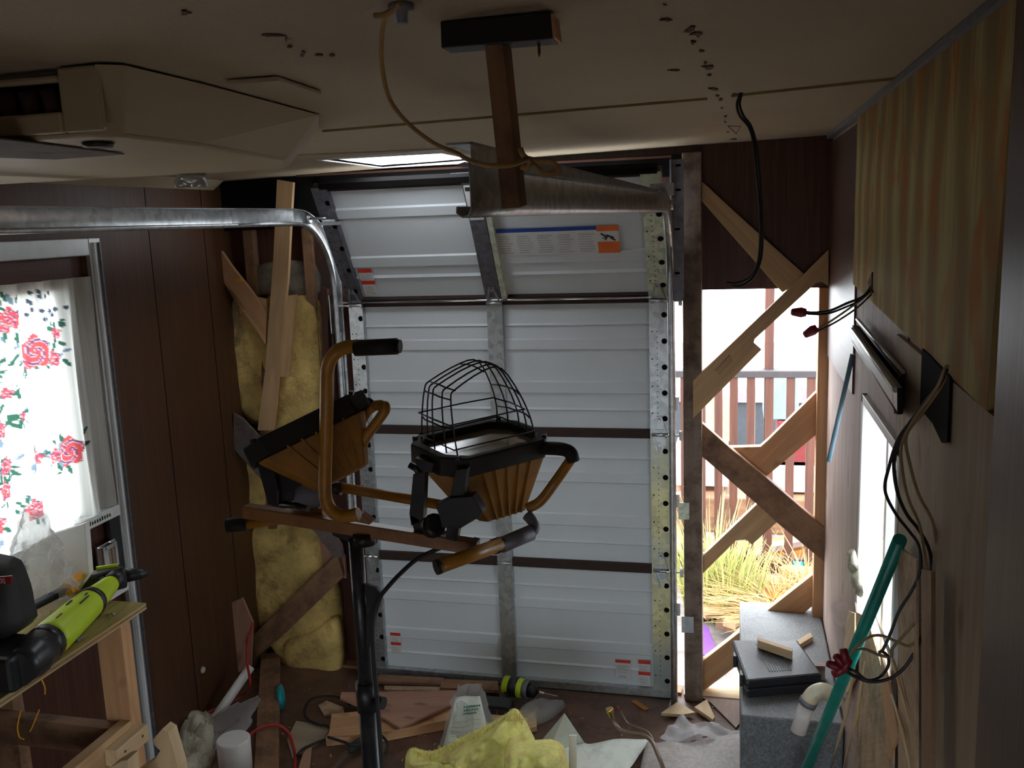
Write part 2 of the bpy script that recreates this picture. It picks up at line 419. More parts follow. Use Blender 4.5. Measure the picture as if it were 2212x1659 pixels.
# torn marks: little jagged pits of brown core proud of the skin
marks = [(1440,40,46,9),(1491,62,26,20),(1505,70,34,16),(1497,88,14,14),(1515,108,16,6),(1530,143,30,10),(1524,134,8,8),(1533,160,10,5),(1540,190,26,8),(1550,206,16,7),(1556,213,12,6),
         (1560,232,9,5),(1567,250,9,4),(1566,262,7,4),(1572,284,16,3),(1582,300,18,3),(1436,7,14,4),(585,74,60,5),(618,82,5,16),(625,97,12,7),(655,115,12,14),(690,117,26,4),(718,117,12,6),(400,24,30,9),(1460,150,40,3),(1590,205,26,10)]
for (x, y, ww, hh) in marks:
    pts = []
    for k in range(9):
        a = 2*math.pi*k/9; r = random.uniform(.25, 1.15)
        p = PC(x+math.cos(a)*ww/2*r, y+math.sin(a)*hh/2*r); p.z -= .0008; pts.append(p)
    B().prism(pts, (0, 0, -.0015)).build('torn_patch', M['grime'], parent=ceiling)
tri = [PC(1572,270), PC(1600,272), PC(1590,288)]
B().tube([p-V((0,0,.002)) for p in tri], .0008, 6, closed=True).build('pencil_triangle', M['grime'], parent=ceiling)
# roof hatch shaft and dome
hs = B()
zt = 2.16
for (a, b_) in (((hx0-.015,hy0-.015),(hx0,hy1+.015)), ((hx1,hy0-.015),(hx1+.015,hy1+.015)), ((hx0,hy0-.015),(hx1,hy0)), ((hx0,hy1),(hx1,hy1+.015))):
    hs.box((a[0],a[1],zc(hx0)-.003), (b_[0],b_[1],zt))
hatch = thing('roof_hatch', 'square roof hatch in the ceiling glowing white with daylight', 'hatch', ((hx0+hx1)/2, (hy0+hy1)/2, 2.06))
hs.build('frame', M['alu_white'], hatch)
B().grid(lambda u, v: (hx0+(hx1-hx0)*u, hy0+(hy1-hy0)*v, zc(hx0+(hx1-hx0)*u)+.006+.002*noise.noise(V((u*5,v*5,0)))), 12, 12).build('lens', M['milky'], hatch)

# left wall with the doorway of the entrance door
dy0, dy1, dz1 = 1.50, 2.56, 1.80
lw = B((0,0,1))
lw.box((XL-.05, -.85, 0), (XL, dy0, zc(XL)+.02)); lw.box((XL-.05, dy1, 0), (XL, YB+.10, zc(XL)+.02)); lw.box((XL-.05, dy0, dz1), (XL, dy1, zc(XL)+.02))
wall_left = lw.build('wall_left', M['panel_dark'], kind='structure')
for y in (2.9, 3.25): B().box((XL-.001, y, 0), (XL+.0006, y+.004, 2.05)).build('panel_groove', M['dark'], wall_left)
# cove strip at the top of the left wall
B().prism([(XL, -.8, 2.052), (XL+.05, -.8, 2.056), (XL, -.8, 2.02)], (0, 4.15, 0)).build('trim_1', M['ceiling'], kind='structure')
# right wall with window hole(s)
wy0, wy1, wz0, wz1 = 1.86, 2.42, .55, 1.40
rw = B((0,0,1))
Z2 = zc(XR)+.02
rw.box((XR, wy1, 0), (XR+.05, YB+.1, Z2)); rw.box((XR, wy0, 0), (XR+.05, wy1, wz0)); rw.box((XR, wy0, wz1), (XR+.05, wy1, Z2))
rw.box((XR, -.85, 0), (XR+.05, wy0, Z2))
wall_right = rw.build('wall_right', M['pinkply'], kind='structure')
# rear wall behind the camera
rr_ = B((0,0,1)); ox0, ox1, oz0, oz1 = -1.10, .20, .20, 1.08
rr_.box((XL-.05, -.85, 0), (ox0, -.80, 2.12)); rr_.box((ox1, -.85, 0), (XR+.05, -.80, 2.12)); rr_.box((ox0, -.85, oz1), (ox1, -.80, 2.12)); rr_.box((ox0, -.85, 0), (ox1, -.80, oz0))
rr_.build('wall_rear', M['panel_dark'], kind='structure')
w2 = B(); t = .03  # unseen low window, added to light the bench legs and floor
w2.box((ox0, -.86, oz0), (ox0+t, -.79, oz1)); w2.box((ox1-t, -.86, oz0), (ox1, -.79, oz1)); w2.box((ox0, -.86, oz0), (ox1, -.79, oz0+t)); w2.box((ox0, -.86, oz1-t), (ox1, -.79, oz1))
w2 = w2.build('added_window', M['alu'], kind='structure'); B().box((ox0+t, -.828, oz0+t), (ox1-t, -.824, oz1-t)).build('pane', M['glass'], w2)
# back wall: sheathing, header, studs, upper right panel
def rectY(b, px0, py0, px1, py1, y, t):        # axis aligned slab from two pixel corners on plane y
    p, q = PY(px0, py0, y), PY(px1, py1, y)
    return b.box((min(p.x,q.x), y, min(p.z,q.z)), (max(p.x,q.x), y+t, max(p.z,q.z)))
wb = B((0,0,1))
wb.box((XL, YB+.06, 0), (-1.50, YB+.10, 2.06))
wb.box((-1.50, YB+.02, 2.00), (-.13, YB+.10, 2.12)); wb.box((-.26, YB+.016, 1.56), (-.18, YB+.06, 2.0))
zpan = PY(1640, 624, 3.42).z
wb.box((-.13, YB+.02, zpan), (XR, YB+.06, 2.12))
wall_back = wb.build('wall_back', M['panel_side'], kind='structure')
zh = 2.0
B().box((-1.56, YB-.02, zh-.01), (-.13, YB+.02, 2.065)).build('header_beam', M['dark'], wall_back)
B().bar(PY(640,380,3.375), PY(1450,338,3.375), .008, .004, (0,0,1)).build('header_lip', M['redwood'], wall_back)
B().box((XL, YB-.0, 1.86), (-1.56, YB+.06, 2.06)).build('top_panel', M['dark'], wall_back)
B().box((-1.555, YB+.016, 0), (-1.455, YB+.06, 2.0)).build('stud', M['redwood'], wall_back)
B().box((-1.93, YB+.02, 0), (-1.89, YB+.06, 1.86)).build('stud', M['pine_dark'], wall_back)
B().box((-1.68, YB+.035, .85), (-1.64, YB+.06, 1.86)).build('stud', M['pine_dark'], wall_back)
jp = B().box((-.185, YB-.03, 0), (-.118, YB+.07, 2.07)).build('door_post', M['post'], wall_back, bevel=.003)
B().box((.285, YB+.01, 0), (XR, YB+.07, zpan)).build('corner_stud', M['pine_orange'], wall_back)
B().box((XL, YB+.01, 0), (-.2, YB+.06, .012)).build('sill_board', M['pine_dark'], wall_back)
B().box((-.19, YB, -.02), (.32, YB+.12, .012)).build('sill_plate', M['pine_pale'], wall_back)
# small trim line at the ceiling/right wall joint
B().bar((XR-.012, -.8, zc(XR)-.008), (XR-.012, YB, zc(XR)-.008), .02, .012, (1,0,0)).build('trim_2', M['graymetal'], kind='structure')
B().box((XR-.006, 2.665, 1.35), (XR, YB, 2.08)).build('trim_3', M['panel_side'], kind='structure')

# window in the right wall
def window(name, y0, y1, z0, z1):
    b = B(); t = .022
    b.box((XR-.012, y0, z0), (XR+.04, y0+t, z1)); b.box((XR-.012, y1-t, z0), (XR+.04, y1, z1)); b.box((XR-.012, y0, z1-t), (XR+.04, y1, z1)); b.box((XR-.012, y0, z0), (XR+.04, y1, z0+t))
    o = b.build(name, M['alu_white'], kind='structure', bevel=.002)
    B().box((XR+.01, (y0+y1)/2-.012, z0+t), (XR+.03, (y0+y1)/2+.012, z1-t)).build('mullion', M['alu'], o)
    B().box((XR+.018, y0+t, z0+t), (XR+.022, y1-t, z1-t)).build('pane', M['glass'], o)
    return o
window('window_1', wy0, wy1, wz0, wz1)

# ---------------------------------------------------------------- entrance door in the left wall
d1 = B()
d1.box((XL, dy1, 0), (XL+.018, dy1+.055, dz1+.055)); d1.box((XL, dy0-.05, dz1), (XL+.018, dy1, dz1+.055)); d1.box((XL, dy0-.05, 0), (XL+.018, dy0, dz1))
door1 = d1.build('door_1', M['alu'], kind='structure', bevel=.003)
B().box((XL+.018, dy1+.012, 0), (XL+.028, dy1+.02, dz1+.04)).build('frame_ridge', M['alu_white'], door1)
B().box((XL+.018, dy1+.04, 0), (XL+.026, dy1+.046, dz1+.04)).build('frame_ridge', M['galv_dark'], door1)
lf = B(); cz0, cz1 = 1.0, 1.70; cy1 = 2.42
lf.box((XL-.045, cy1, .02), (XL-.015, dy1, dz1)); lf.box((XL-.045, dy0, cz1), (XL-.015, cy1, dz1)); lf.box((XL-.045, dy0, .02), (XL-.015, dy0+.1, cz1)); lf.box((XL-.045, dy0+.1, .02), (XL-.015, cy1, cz0))
lf.build('door_leaf', M['panel_side'], door1)
B().box((XL-.03, dy0+.1, cz0), (XL-.026, cy1, cz1)).build('door_glass', M['glass'], door1)
zr = .965
B().box((XL-.012, dy0, zr-.018), (XL+.02, dy1, zr+.018)).build('cross_rail', M['alu_white'], door1, bevel=.003)
B().box((XL-.012, dy0, .685), (XL+.02, dy1, .715)).build('cross_rail', M['alu_white'], door1, bevel=.003)
B().box((XL+.0, dy1-.05, .715), (XL+.012, dy1, zr-.018)).build('latch_stile', M['blackmetal'], door1)
lp = B().box((XL+.012, 2.43, .74), (XL+.02, 2.52, .88))
lp.box((XL+.02, 2.438, .755), (XL+.034, 2.452, .875)); lp.box((XL+.02, 2.495, .755), (XL+.034, 2.509, .875)); lp.box((XL+.028, 2.452, .862), (XL+.036, 2.495, .875))
lp.build('latch_handle', M['chrome'], door1, bevel=.002)
B().box((XL+.018, 2.37, zr-.012), (XL+.0215, 2.52, zr+.014)).build('warning_sticker', M['paper'], door1)
tk = B()
for i in range(9): tk.box((XL+.0215, 2.405+i*.012, zr-.006), (XL+.0222, 2.412+i*.012, zr+random.uniform(.003, .009)))
tk.build('sticker_print', M['ink'], door1)

# curtain with a printed rose pattern (flat print, in vertex colours)
nu, nv = 190, 230
ya, yb_, za, zb = 1.52, 2.555, .985, 1.735
cur = B(); cols = []
def cpt(u, v):
    y = ya+(yb_-ya)*u; z = zb+(za-zb)*v
    return (XL+.008+.010*math.sin(u*58+1.5*math.sin(v*3))+.004*math.sin(u*131), y, z)
cur.grid(cpt, nu, nv)
roses = []      # (y, z, r)
for (px_, py_, r) in [(78,760,.036),(125,720,.013),(122,775,.018),(155,975,.034),(118,985,.016),(5,700,.022),(5,930,.02),(20,1005,.018),(10,1060,.02),(18,850,.012)]:
    q = PX(px_, py_, XL+.01); roses.append((q.y, q.z, r*1.3))
for k in range(5):
    for j in range(5): roses.append((1.6+k*.15+.05*(j%2), 1.08+j*.14, random.choice([.03, .02, .014])))
swan = [(PX(x, y, XL+.01).y, PX(x, y, XL+.01).z) for x, y in [(62,680),(70,655),(80,640),(78,630),(68,632),(64,650),(72,670),(90,690),(105,690),(112,672),(95,665),(85,672),(118,680),(125,668),(138,664),(100,640),(108,632)]]
leaves = []
for (ry, rz, r) in roses:
    for k in range(int(9)):
        a = random.uniform(0, 6.28); d = r*random.uniform(1.1, 2.3)
        leaves.append((ry+math.cos(a)*d, rz+math.sin(a)*d, random.uniform(.006, .014), a+random.uniform(-.6, .6), random.choice([0, 0, 1])))
for i in range(nu+1):
    for j in range(nv+1):
        _, y, z = cpt(i/nu, j/nv); c = (.93, .91, .84)
        for (ly, lz, lr, la, kind) in leaves:
            dy, dz = y-ly, z-lz
            if abs(dy) < .03 and abs(dz) < .03:
                a_ = dy*math.cos(la)+dz*math.sin(la); b__ = -dy*math.sin(la)+dz*math.cos(la)
                if (a_/(lr*1.3))**2+(b__/(lr*.5))**2 < 1: c = (.05, .15, .10) if kind == 0 else (.22, .30, .38)
        for (ry, rz, r) in roses:
            dy, dz = y-ry, z-rz; d = math.hypot(dy, dz)
            if d < r*(1+.15*math.sin(5*math.atan2(dz, dy))):
                t = math.sin(d/r*11+2*math.atan2(dz, dy)); c = (.72, .10, .11) if t > -.2 else ((.85, .45, .42) if t > -.75 else (.16, .08, .2))
        for (sy_, sz_) in swan:
            if math.hypot(y-sy_, z-sz_) < .007: c = (.08, .10, .14)
        cols.append(c)
cur.col = cols
cur.build('curtain', M['cloth'], label='backlit cream door curtain printed with red roses and green leaves', cat='curtain')
# ================================================================ GARAGE DOOR
gd = thing('garage_door', 'white ribbed steel sectional garage door, top section tilted inward', 'garage door', (-.85, YB, 0))
DX0, DX1 = -1.475, -.238
def secmap(k):
    """map (x, h 0..1, d outward-to-room) of section k to world"""
    if k < 3:
        z0 = [.012, .527, 1.057][k]; z1 = [.527, 1.057, 1.563][k]
        return lambda x, h, d: V((x, YB-d, z0+(z1-z0)*h))
    z0 = 1.572; L = .51; t = math.radians(31)
    return lambda x, h, d: V((x, YB-.003-L*h*math.sin(t)-d*math.cos(t), z0+L*h*math.cos(t)-d*math.sin(t)))
prof = [(0, .0), (.16, 0), (.17, .006), (.185, .0), (.29, 0), (.30, .007), (.38, .007), (.39, 0), (.62, 0), (.63, .007), (.70, .007), (.71, 0), (.80, 0), (.81, .006), (.825, 0), (1, 0)]
def stile(mp, x0, x1, k, name, mat, holes, flange=None):
    b = B(); s_ = [mp(x0,.0,.022), mp(x1,.0,.022), mp(x1,1,.022), mp(x0,1,.022)]; off = mp(x0,0,.024)-s_[0]
    b.prism(s_, off)
    if flange:
        f0, f1 = flange
        b.prism([mp(f0,.0,.0), mp(f1,.0,.0), mp(f1,1,.0), mp(f0,1,.0)], mp(x0,0,.03)-mp(x0,0,0))
    o = b.build(name, mat, gd)
    if holes:
        hb = B()
        for i in range(5):
            h = .12+.19*i
            hb.lathe(mp(x0+(x1-x0)*.80, h, .0235), mp(0,0,1)-mp(0,0,0), [(0, .0105), (.001, .0105)], 14, False)
        for i in range(16):
            h = .16+.04*i; hb.lathe(mp(x0+(x1-x0)*.42, h, .0235), mp(0,0,1)-mp(0,0,0), [(0, .0022), (.001, .0022)], 6, False)
            if i%5 == 0: hb.lathe(mp(x0+(x1-x0)*.15, h, .0235), mp(0,0,1)-mp(0,0,0), [(0, .003), (.001, .003)], 6, False)
        hb.build('punched_holes', M['dark'], o)
    return o
def hinge(mp, x, h, name='hinge'):
    b = B(); nrm = mp(0,0,1)-mp(0,0,0); up = (mp(0,1,0)-mp(0,0,0)).normalized(); c = mp(x, h, .026)
    b.bar(c-up*.045, c+up*.02, .05, .004, (1,0,0))
    b.tube([c-V((.028,0,0))+nrm*.008, c+V((.028,0,0))+nrm*.008], .006, 8)
    for s_ in (-1, 1): b.bar(c+V((.022*s_,0,0))+nrm*.004+up*.01, c+V((.006*s_,0,0))+nrm*.004+up*.07, .007, .005, (1,0,0)); b.bar(c+V((.022*s_,0,0))+nrm*.004-up*.01, c+V((.006*s_,0,0))+nrm*.004-up*.07, .007, .005, (1,0,0))
    b.lathe(c+up*.055, nrm, [(0,.006),(.007,.005)], 6); b.lathe(c-up*.035, nrm, [(0,.006),(.007,.005)], 6)
    return b.build(name, M['galv'], gd)
CS0, CS1 = -.915, -.855
for k in range(4):
    mp = secmap(k)
    b = B(); pr = prof if k < 3 else [(0,0),(.2,0),(.21,.006),(.23,0),(.30,0),(.31,.006),(.39,.006),(.40,0),(.72,0),(.73,.007),(.80,.007),(.81,0),(1,0)]
    for (h0, d0), (h1, d1_) in zip(pr, pr[1:]):
        i = len(b.v); b.v += [mp(DX0,h0,d0), mp(DX1,h0,d0), mp(DX1,h1,d1_), mp(DX0,h1,d1_)]; b.face([i,i+1,i+2,i+3])
    i = len(b.v); b.v += [mp(DX0,0,-.012), mp(DX1,0,-.012), mp(DX1,1,-.012), mp(DX0,1,-.012)]; b.face([i+3,i+2,i+1,i])
    pn = b.build('door_section', M['doorwhite'], gd)
    for h0, h1 in ((0, .032), (.968, 1)):
        if k == 0 and h0 == 0: continue
        e = B(); pts = [mp(DX0,h0,-.01), mp(DX0,h1,-.01), mp(DX0,h1,.02), mp(DX0,h0,.02)]
        e.prism(pts, (DX1-DX0, 0, 0)).build('section_edge', M['brown'], pn)
    rm = M['galv_y'] if k in (1,) else (M['galv_lt'] if k == 3 else (M['galv'] if k == 2 else M['galv_y']))
    stile(mp, DX1-.068, DX1, k, 'end_stile', rm, True, (DX1-.002, DX1))
    stile(mp, DX0, DX0+.06, k, 'end_stile', M['galv_dark'] if k == 3 else M['galv'], True, (DX0+.058, DX0+.06))
    stile(mp, CS0, CS1, k, 'centre_stile', M['galv_dark'] if k == 3 else M['galv'], False, (CS1-.001, CS1+.001))
    if k == 3: B().prism([mp(CS1+.004,.03,.0), mp(CS1+.024,.03,0), mp(CS1+.024,.97,0), mp(CS1+.004,.97,0)], mp(0,0,.03)-mp(0,0,0)).build('stile_flange', M['galv_lt'], gd)
    if k > 0:
        for x in (CS0+.03, DX0+.032, DX1-.034): hinge(mp, x, .0)
    if k > 0:
        for x0, x1, tx in ((DX0-.05, DX0+.06, -1), (DX1-.06, DX1+.045, 1)):
            c0 = mp(x0, .0, .036); c1 = mp(x1, .0, .036)
            r = B().tube([c0, c1], .0045, 8).build('roller_stem', M['chrome'], gd)
            B().lathe(mp(x0 if tx < 0 else x1, 0, .036), (tx,0,0), [(-.006,.008),(-.006,.019),(.006,.019),(.006,.008)], 16).build('roller_wheel', M['white'], r)
# bottom rail with rubber seal
B().prism([(DX0,YB-.028,.006),(DX0,YB-.028,.034),(DX0,YB+.008,.034),(DX0,YB+.008,.006)], (DX1-DX0,0,0)).build('bottom_rail', M['galv'], gd)
B().box((DX0, YB-.026, .0005), (DX1, YB+.01, .007)).build('rubber_seal', M['rubber'], gd)
B().tube([V((DX0-.02, YB-.030, 1.566)), V((DX1-.02, YB-.030, 1.566))], .0045, 12).build('seam_light_rod', M['chrome'], gd)  # chrome rod added for the bright line of light along this seam
# top bracket and stiffener of the top section
mp3 = secmap(3)
B().prism([mp3(-1.44,.995,.0), mp3(-.25,.995,.0), mp3(-.25,1.04,.0), mp3(-1.44,1.04,0)], mp3(0,0,.03)-mp3(0,0,0)).build('top_strut', M['dark'], gd)
B().prism([mp3(CS0-.04,1.04,.0), mp3(CS1+.02,1.04,.0), mp3(CS1,.95,.0), mp3(CS0,.95,0)], mp3(0,0,.034)-mp3(0,0,.030)).build('operator_bracket', M['galv_dark'], gd)
for s_, xx in ((-1, DX0+.03), (1, DX1-.04)):
    b = B(); c = mp3(xx, .72, .028); b.bar(c, c+V((0,-.01,.07)), .05, .004, (1,0,0)); b.bar(c+V((-.04*1,-.006,.0)), c+V((.05,-.006,0)), .012, .004, (0,0,1))
    b.tube([c+V((0,-.02,.02)), c+V((s_*.07,-.02,.02))], .005, 8); b.lathe(c+V((s_*.07,-.02,.02)), (s_,0,0), [(-.006,.01),(-.006,.02),(.006,.02),(.006,.01)], 16)
    b.build('top_roller_bracket', M['galv'], gd)
# door labels
def sticker(mp, x0, h0, x1, h1, bars, name='warning_label', base=M['label_white'], d=.0085):
    o = B().prism([mp(x0,h0,d), mp(x1,h0,d), mp(x1,h1,d), mp(x0,h1,d)], mp(0,0,.0004)-mp(0,0,0)).build(name, base, gd)
    for (a0, b0, a1, b1, mt, nm) in bars:
        X0 = x0+(x1-x0)*a0; X1 = x0+(x1-x0)*a1; H0 = h0+(h1-h0)*b0; H1 = h0+(h1-h0)*b1
        B().prism([mp(X0,H0,d+.0005), mp(X1,H0,d+.0005), mp(X1,H1,d+.0005), mp(X0,H1,d+.0005)], mp(0,0,.0004)-mp(0,0,0)).build(nm, mt, o)
    return o
def lines(a0, a1, b0, b1, n): 
    return [(a0+random.uniform(0,.01), b0+(b1-b0)*i/n, a1-random.uniform(0,(a1-a0)*.3), b0+(b1-b0)*(i+.45)/n, M['label_gray'], 'print_line') for i in range(n)]
bars = [(0,.86,.83,1,M['label_blue'],'blue_header'), (.83,.80,1,1,M['label_orange'],'orange_header'), (.83,0,1,.42,M['label_orange'],'orange_footer')]
for c_ in range(5): bars += lines(.02+c_*.165, .155+c_*.165, .08, .78, 8)
st = sticker(mp3, -.845, .38, -.395, .60, bars, 'instruction_label')
pic = B()
for (a, b_, c_, d_) in [(.86,.72,.90,.60),(.90,.66,.96,.56),(.91,.60,.89,.48),(.93,.57,.97,.46),(.87,.56,.92,.60)]:
    X = lambda t: -.845+.45*t; H = lambda t: .38+.22*t
    pic.bar(mp3(X(a),H(b_),.0096), mp3(X(c_),H(d_),.0096), .006, .0005, (1,0,.3))
pic.build('falling_figure', M['ink'], st)
red2 = [(0,.86,1,1,M['label_red'],'red_header'), (0,.42,1,.56,M['label_red'],'red_header')]+lines(.1,.9,.60,.82,3)+lines(.1,.9,.06,.38,4)
sticker(mp3, -1.40, .06, -1.345, .30, red2)
mp0 = secmap(0)
sticker(mp0, -1.395, .155, -1.35, .34, red2)
sticker(mp0, -.365, .05, -.318, .26, red2)
sticker(mp0, -.455, .10, -.395, .25, [(0,.84,1,1,M['label_red'],'red_header')]+lines(.1,.9,.3,.75,4)+[(.2,.05,.7,.15,M['label_gray'],'print_line')])
st = B().prism([mp3(CS0+.004,.70,.0245), mp3(CS1-.006,.70,.0245), mp3(CS1-.006,.97,.0245), mp3(CS0+.004,.97,.0245)], mp3(0,0,.0004)-mp3(0,0,0)).build('track_sticker', M['label_white'], gd)
for h0, h1 in ((.72,.735),(.925,.955)): B().prism([mp3(CS0+.008,h0,.0252), mp3(CS1-.01,h0,.0252), mp3(CS1-.01,h1,.0252), mp3(CS0+.008,h1,.0252)], mp3(0,0,.0004)-mp3(0,0,0)).build('print_line', M['ink'], st)
# little yellow brand-free tag area on the post
B().box((-.205, YB-.034, .735), (-.165, YB-.030, .80)).build('post_bracket', M['galv_lt'], wall_back)
B().box((-.195, YB-.034, .285), (-.15, YB-.030, .35)).build('post_bracket', M['galv'], wall_back)
# ---------------------------------------------------------------- tracks
def track(xf, inward, near_y, near_x, hscale, name, label):
    t = thing(name, label, 'door track', (xf, YB-.05, 0))
    prof2 = [(.025, .020), (.028, .006), (.026, 0), (-.022, 0), (-.029, .004), (-.031, .013), (-.026, .021), (-.019, .020)]
    path = []; r = .30; yv_ = YB-.045; zt_ = 1.90-.0
    for z in (0.0, .4, .8, 1.2, zt_-r): path.append((V((xf, yv_, z)), V((0, -1, 0)), 1))
    for i in range(1, 13):
        a = math.pi/2*i/12; path.append((V((xf, yv_-r+r*math.cos(a), zt_-r+r*math.sin(a))), V((0, -math.cos(a), -math.sin(a))), 1))
    y1 = yv_-r
    for i in range(1, 9):
        u = i/8; path.append((V((xf+(near_x-xf)*u, y1+(near_y-y1)*u, zt_+.005*u)), V((0, 0, -1)), 1+(hscale-1)*u))
    def sweep(sub, nm):
        b = B(); n = len(prof2)
        for (p, nn, s_) in sub:
            for (a, d) in prof2: b.v.append(p+nn*(-a)*s_+V((inward*d, 0, 0)))
        for i in range(len(sub)-1):
            for j in range(n-1): b.face([i*n+j, i*n+j+1, (i+1)*n+j+1, (i+1)*n+j], None, True)
        return b.build(nm, M['galv'], t, solid=.0018)
    sweep(path[:18], 'vertical_track'); sweep(path[16:], 'horizontal_track')
    return t, path
tl, pl = track(DX0-.045, 1, -.3, DX0-.045, 1.0, 'door_track', 'left galvanised door track curving to horizontal over the entrance door')
tr, pr_ = track(-.213, -1, 1.25, -.355, 1.25, 'door_track', 'right galvanised door track hung from the wooden ceiling prop')
for tt, xx in ((tl, DX0-.045), (tr, -.213)):
    s_ = 1 if xx > -1 else -1
    for z in (.35, .78, 1.15):
        b = B().box((xx-.012, YB-.03, z), (xx+.012, YB-.0, z+.05)); b.lathe((xx-s_*.004, YB-.06, z+.025), (0,-1,0), [(-.02,.004),(.0,.007),(.006,.007)], 6); b.build('track_bracket', M['galv'], tt)
# angle iron riding on the right horizontal track
q0, q1 = pr_[-1][0], pr_[17][0]
b = B(); a0 = q0+V((.003, 0, .032)); a1 = q1+V((.003, 0, .026))
b.hexa([a0, a0+V((.003,0,0)), a1+V((.003,0,0)), a1, a0+V((0,0,.030)), a0+V((.003,0,.030)), a1+V((.003,0,.006)), a1+V((0,0,.006))])
b.hexa([a0+V((-.035,0,.027)), a0+V((.003,0,.027)), a1+V((.003,0,.004)), a1+V((-.02,0,.004)), a0+V((-.035,0,.030)), a0+V((.003,0,.030)), a1+V((.003,0,.006)), a1+V((-.02,0,.006))])
b.build('angle_iron', M['galv'], tr)
b = B(); 
for i in range(2): b.lathe(q0+V((-.004, .03, -.01+.035*i)), (-1,0,0), [(0,.006),(.004,.005)], 8)
b.build('bolt', M['chrome'], tr)
# flag bracket / jamb angle on the right
b = B(); rectY(b, 1446, 345, 1478, 650, 3.33, .003); p = PY(1452, 345, 3.33); q = PY(1452, 650, 3.33); b.box((p.x-.002, 3.28, q.z), (p.x, 3.333, p.z)); 
fa = b.build('jamb_angle', M['galv_dark'], tr)
hb = B()
for (x, y) in [(1465,357),(1465,410),(1463,495),(1463,590)]:
    c = PY(x, y, 3.329); hb.box((c.x-.009, 3.3285, c.z-.004), (c.x+.009, 3.3302, c.z+.004))
hb.build('slots', M['dark'], fa)
b = B(); c = PY(1425, 410, 3.05)
for i in range(3):
    for j in range(2): b.lathe(PY(1417+i*9, 405+j*9, 3.05), (0,-1,0), [(0,.0055),(.005,.004)], 6)
b.box((c.x-.03, 3.053, c.z-.02), (c.x+.045, 3.056, c.z+.02)); b.build('splice_plate', M['galv'], tr)
# left angle
b = B(); b.box((DX0-.06, YB-.07, 1.45), (DX0-.057, YB-.02, 1.60)); b.box((DX0-.06, YB-.02, 1.45), (DX0-.03, YB-.017, 1.60)); b.build('jamb_angle', M['galv'], tl)
B().prism([PY(1366,360,3.34), PY(1413,357,3.34), PY(1413,406,3.34), PY(1366,392,3.34)], (0,.002,0)).build('zinc_plate', M['galv_y'], tr)
B().lathe(PY(1402,382,3.338), (0,-1,0), [(0,.011),(.001,.011)], 14, False).build('plate_hole', M['dark'], tr)
#@@OBJECTS
# ================================================================ RIGHT WALL LAYERS
def rectX(b, y0, y1, z0, z1, x, t): return b.box((x-t, y0, z0), (x, y1, z1))
sheet = B((0,0,1)).prism([(XR-.001,2.665,1.655),(XR-.001,1.255,1.60),(XR-.001,1.21,2.10),(XR-.001,2.665,2.10)], (-.010,0,0))
sheet.build('plywood_sheet', M['ply'], label='stained yellow-brown plywood sheet over the upper right wall', cat='plywood sheet')
b = B((0,0,1)).prism([PX(x, y, XR-.001) for x, y in [(1946,722),(2162,900),(2142,1700),(2010,1700),(1962,1290),(1945,1150)]], (-.008,0,0))
lowp = b.build('wall_board', M['weather'], label='grey weathered wall board below the plywood, right of the window', cat='wall board')
B().box((XR-.018, .78, 0), (XR-.001, 1.19, 2.09)).build('cabinet_side', M['panel_dark'], label='dark upright panel at the far right edge beside the plywood sheet', cat='wall panel')
# splintered strips at the window corner
strips = [([(1795,1300),(1850,1300),(1865,1420),(1858,1659),(1840,1700),(1830,1500)], 'pinkply', 'wide stripped board under the window, left of the splinters'),
          ([(1862,1330),(1880,1345),(1905,1430),(1935,1560),(1932,1700),(1850,1700),(1858,1500)], 'splinter', 'broad splintered plywood flap below the window'),
          ([(1905,1400),(1930,1500),(1945,1590),(1925,1640),(1912,1520)], 'pine_orange', 'short rust-brown wood splinter beside the wall board'),
          ([(1835,1320),(1850,1325),(1848,1470),(1832,1500),(1826,1400)], 'pine_pale', 'narrow pale splinter beside the green pole'),
          ([(1945,1180),(1985,1210),(1985,1700),(1945,1700)], 'splinter', 'upright cracked strip at the edge of the grey wall board')]
for k, (pts, m_, lab) in enumerate(strips):
    B().prism([PX(x, y, XR-.012-.004*k) for x, y in pts], (-.004,0,0)).build('wood_splinter', M[m_], label=lab, cat='splinter', group='splintered wood at the lower right wall')
B().prism([PX(x, y, XR-.034) for x, y in [(1999,1230),(2021,1235),(2021,1700),(1999,1700)]], (-.006,0,0)).build('groove_strip', M['pine_dark'], label='dark brown upright strip for the groove in the grey wall board', cat='batten')  # raised dark strip drawn for the groove between the boards
for k, (p, q, r_) in enumerate([((1890,1325),(1965,1560),.004), ((1850,1420),(1795,1660),.005), ((1868,1430),(1822,1660),.005), ((1925,1500),(1965,1659),.004)]):
    B().tube([PX(p[0],p[1],XR-.035), PX((p[0]+q[0])/2+6,(p[1]+q[1])/2,XR-.04), PX(q[0],q[1],XR-.036)], lambda t, r=r_: r*(1-.6*abs(2*t-1)), 5).build('sliver', M['pine_pale'], label=['thin pale sliver lying over the window corner','thin curved sliver right of the green pole','second curved sliver right of the green pole','thin sliver against the dark groove strip'][k], cat='splinter')
B().lump([PX(x, y, XR-.02) for x, y in [(1838,1192),(1848,1190),(1856,1230),(1864,1280),(1856,1288),(1842,1240)]], (-.012,0,0), 4, amp=.016, fr=40).build('foam_residue', M['insul_white'], label='torn cream foam residue on the wall left of the window', cat='foam')
B().prism([PX(x, y, XR-.05) for x, y in [(1852,1322),(1868,1330),(1862,1360),(1852,1352)]], (-.003,0,0)).build('torn_tape', M['pine_pale'], label='small torn tan flap above the narrow pale splinter', cat='scrap')
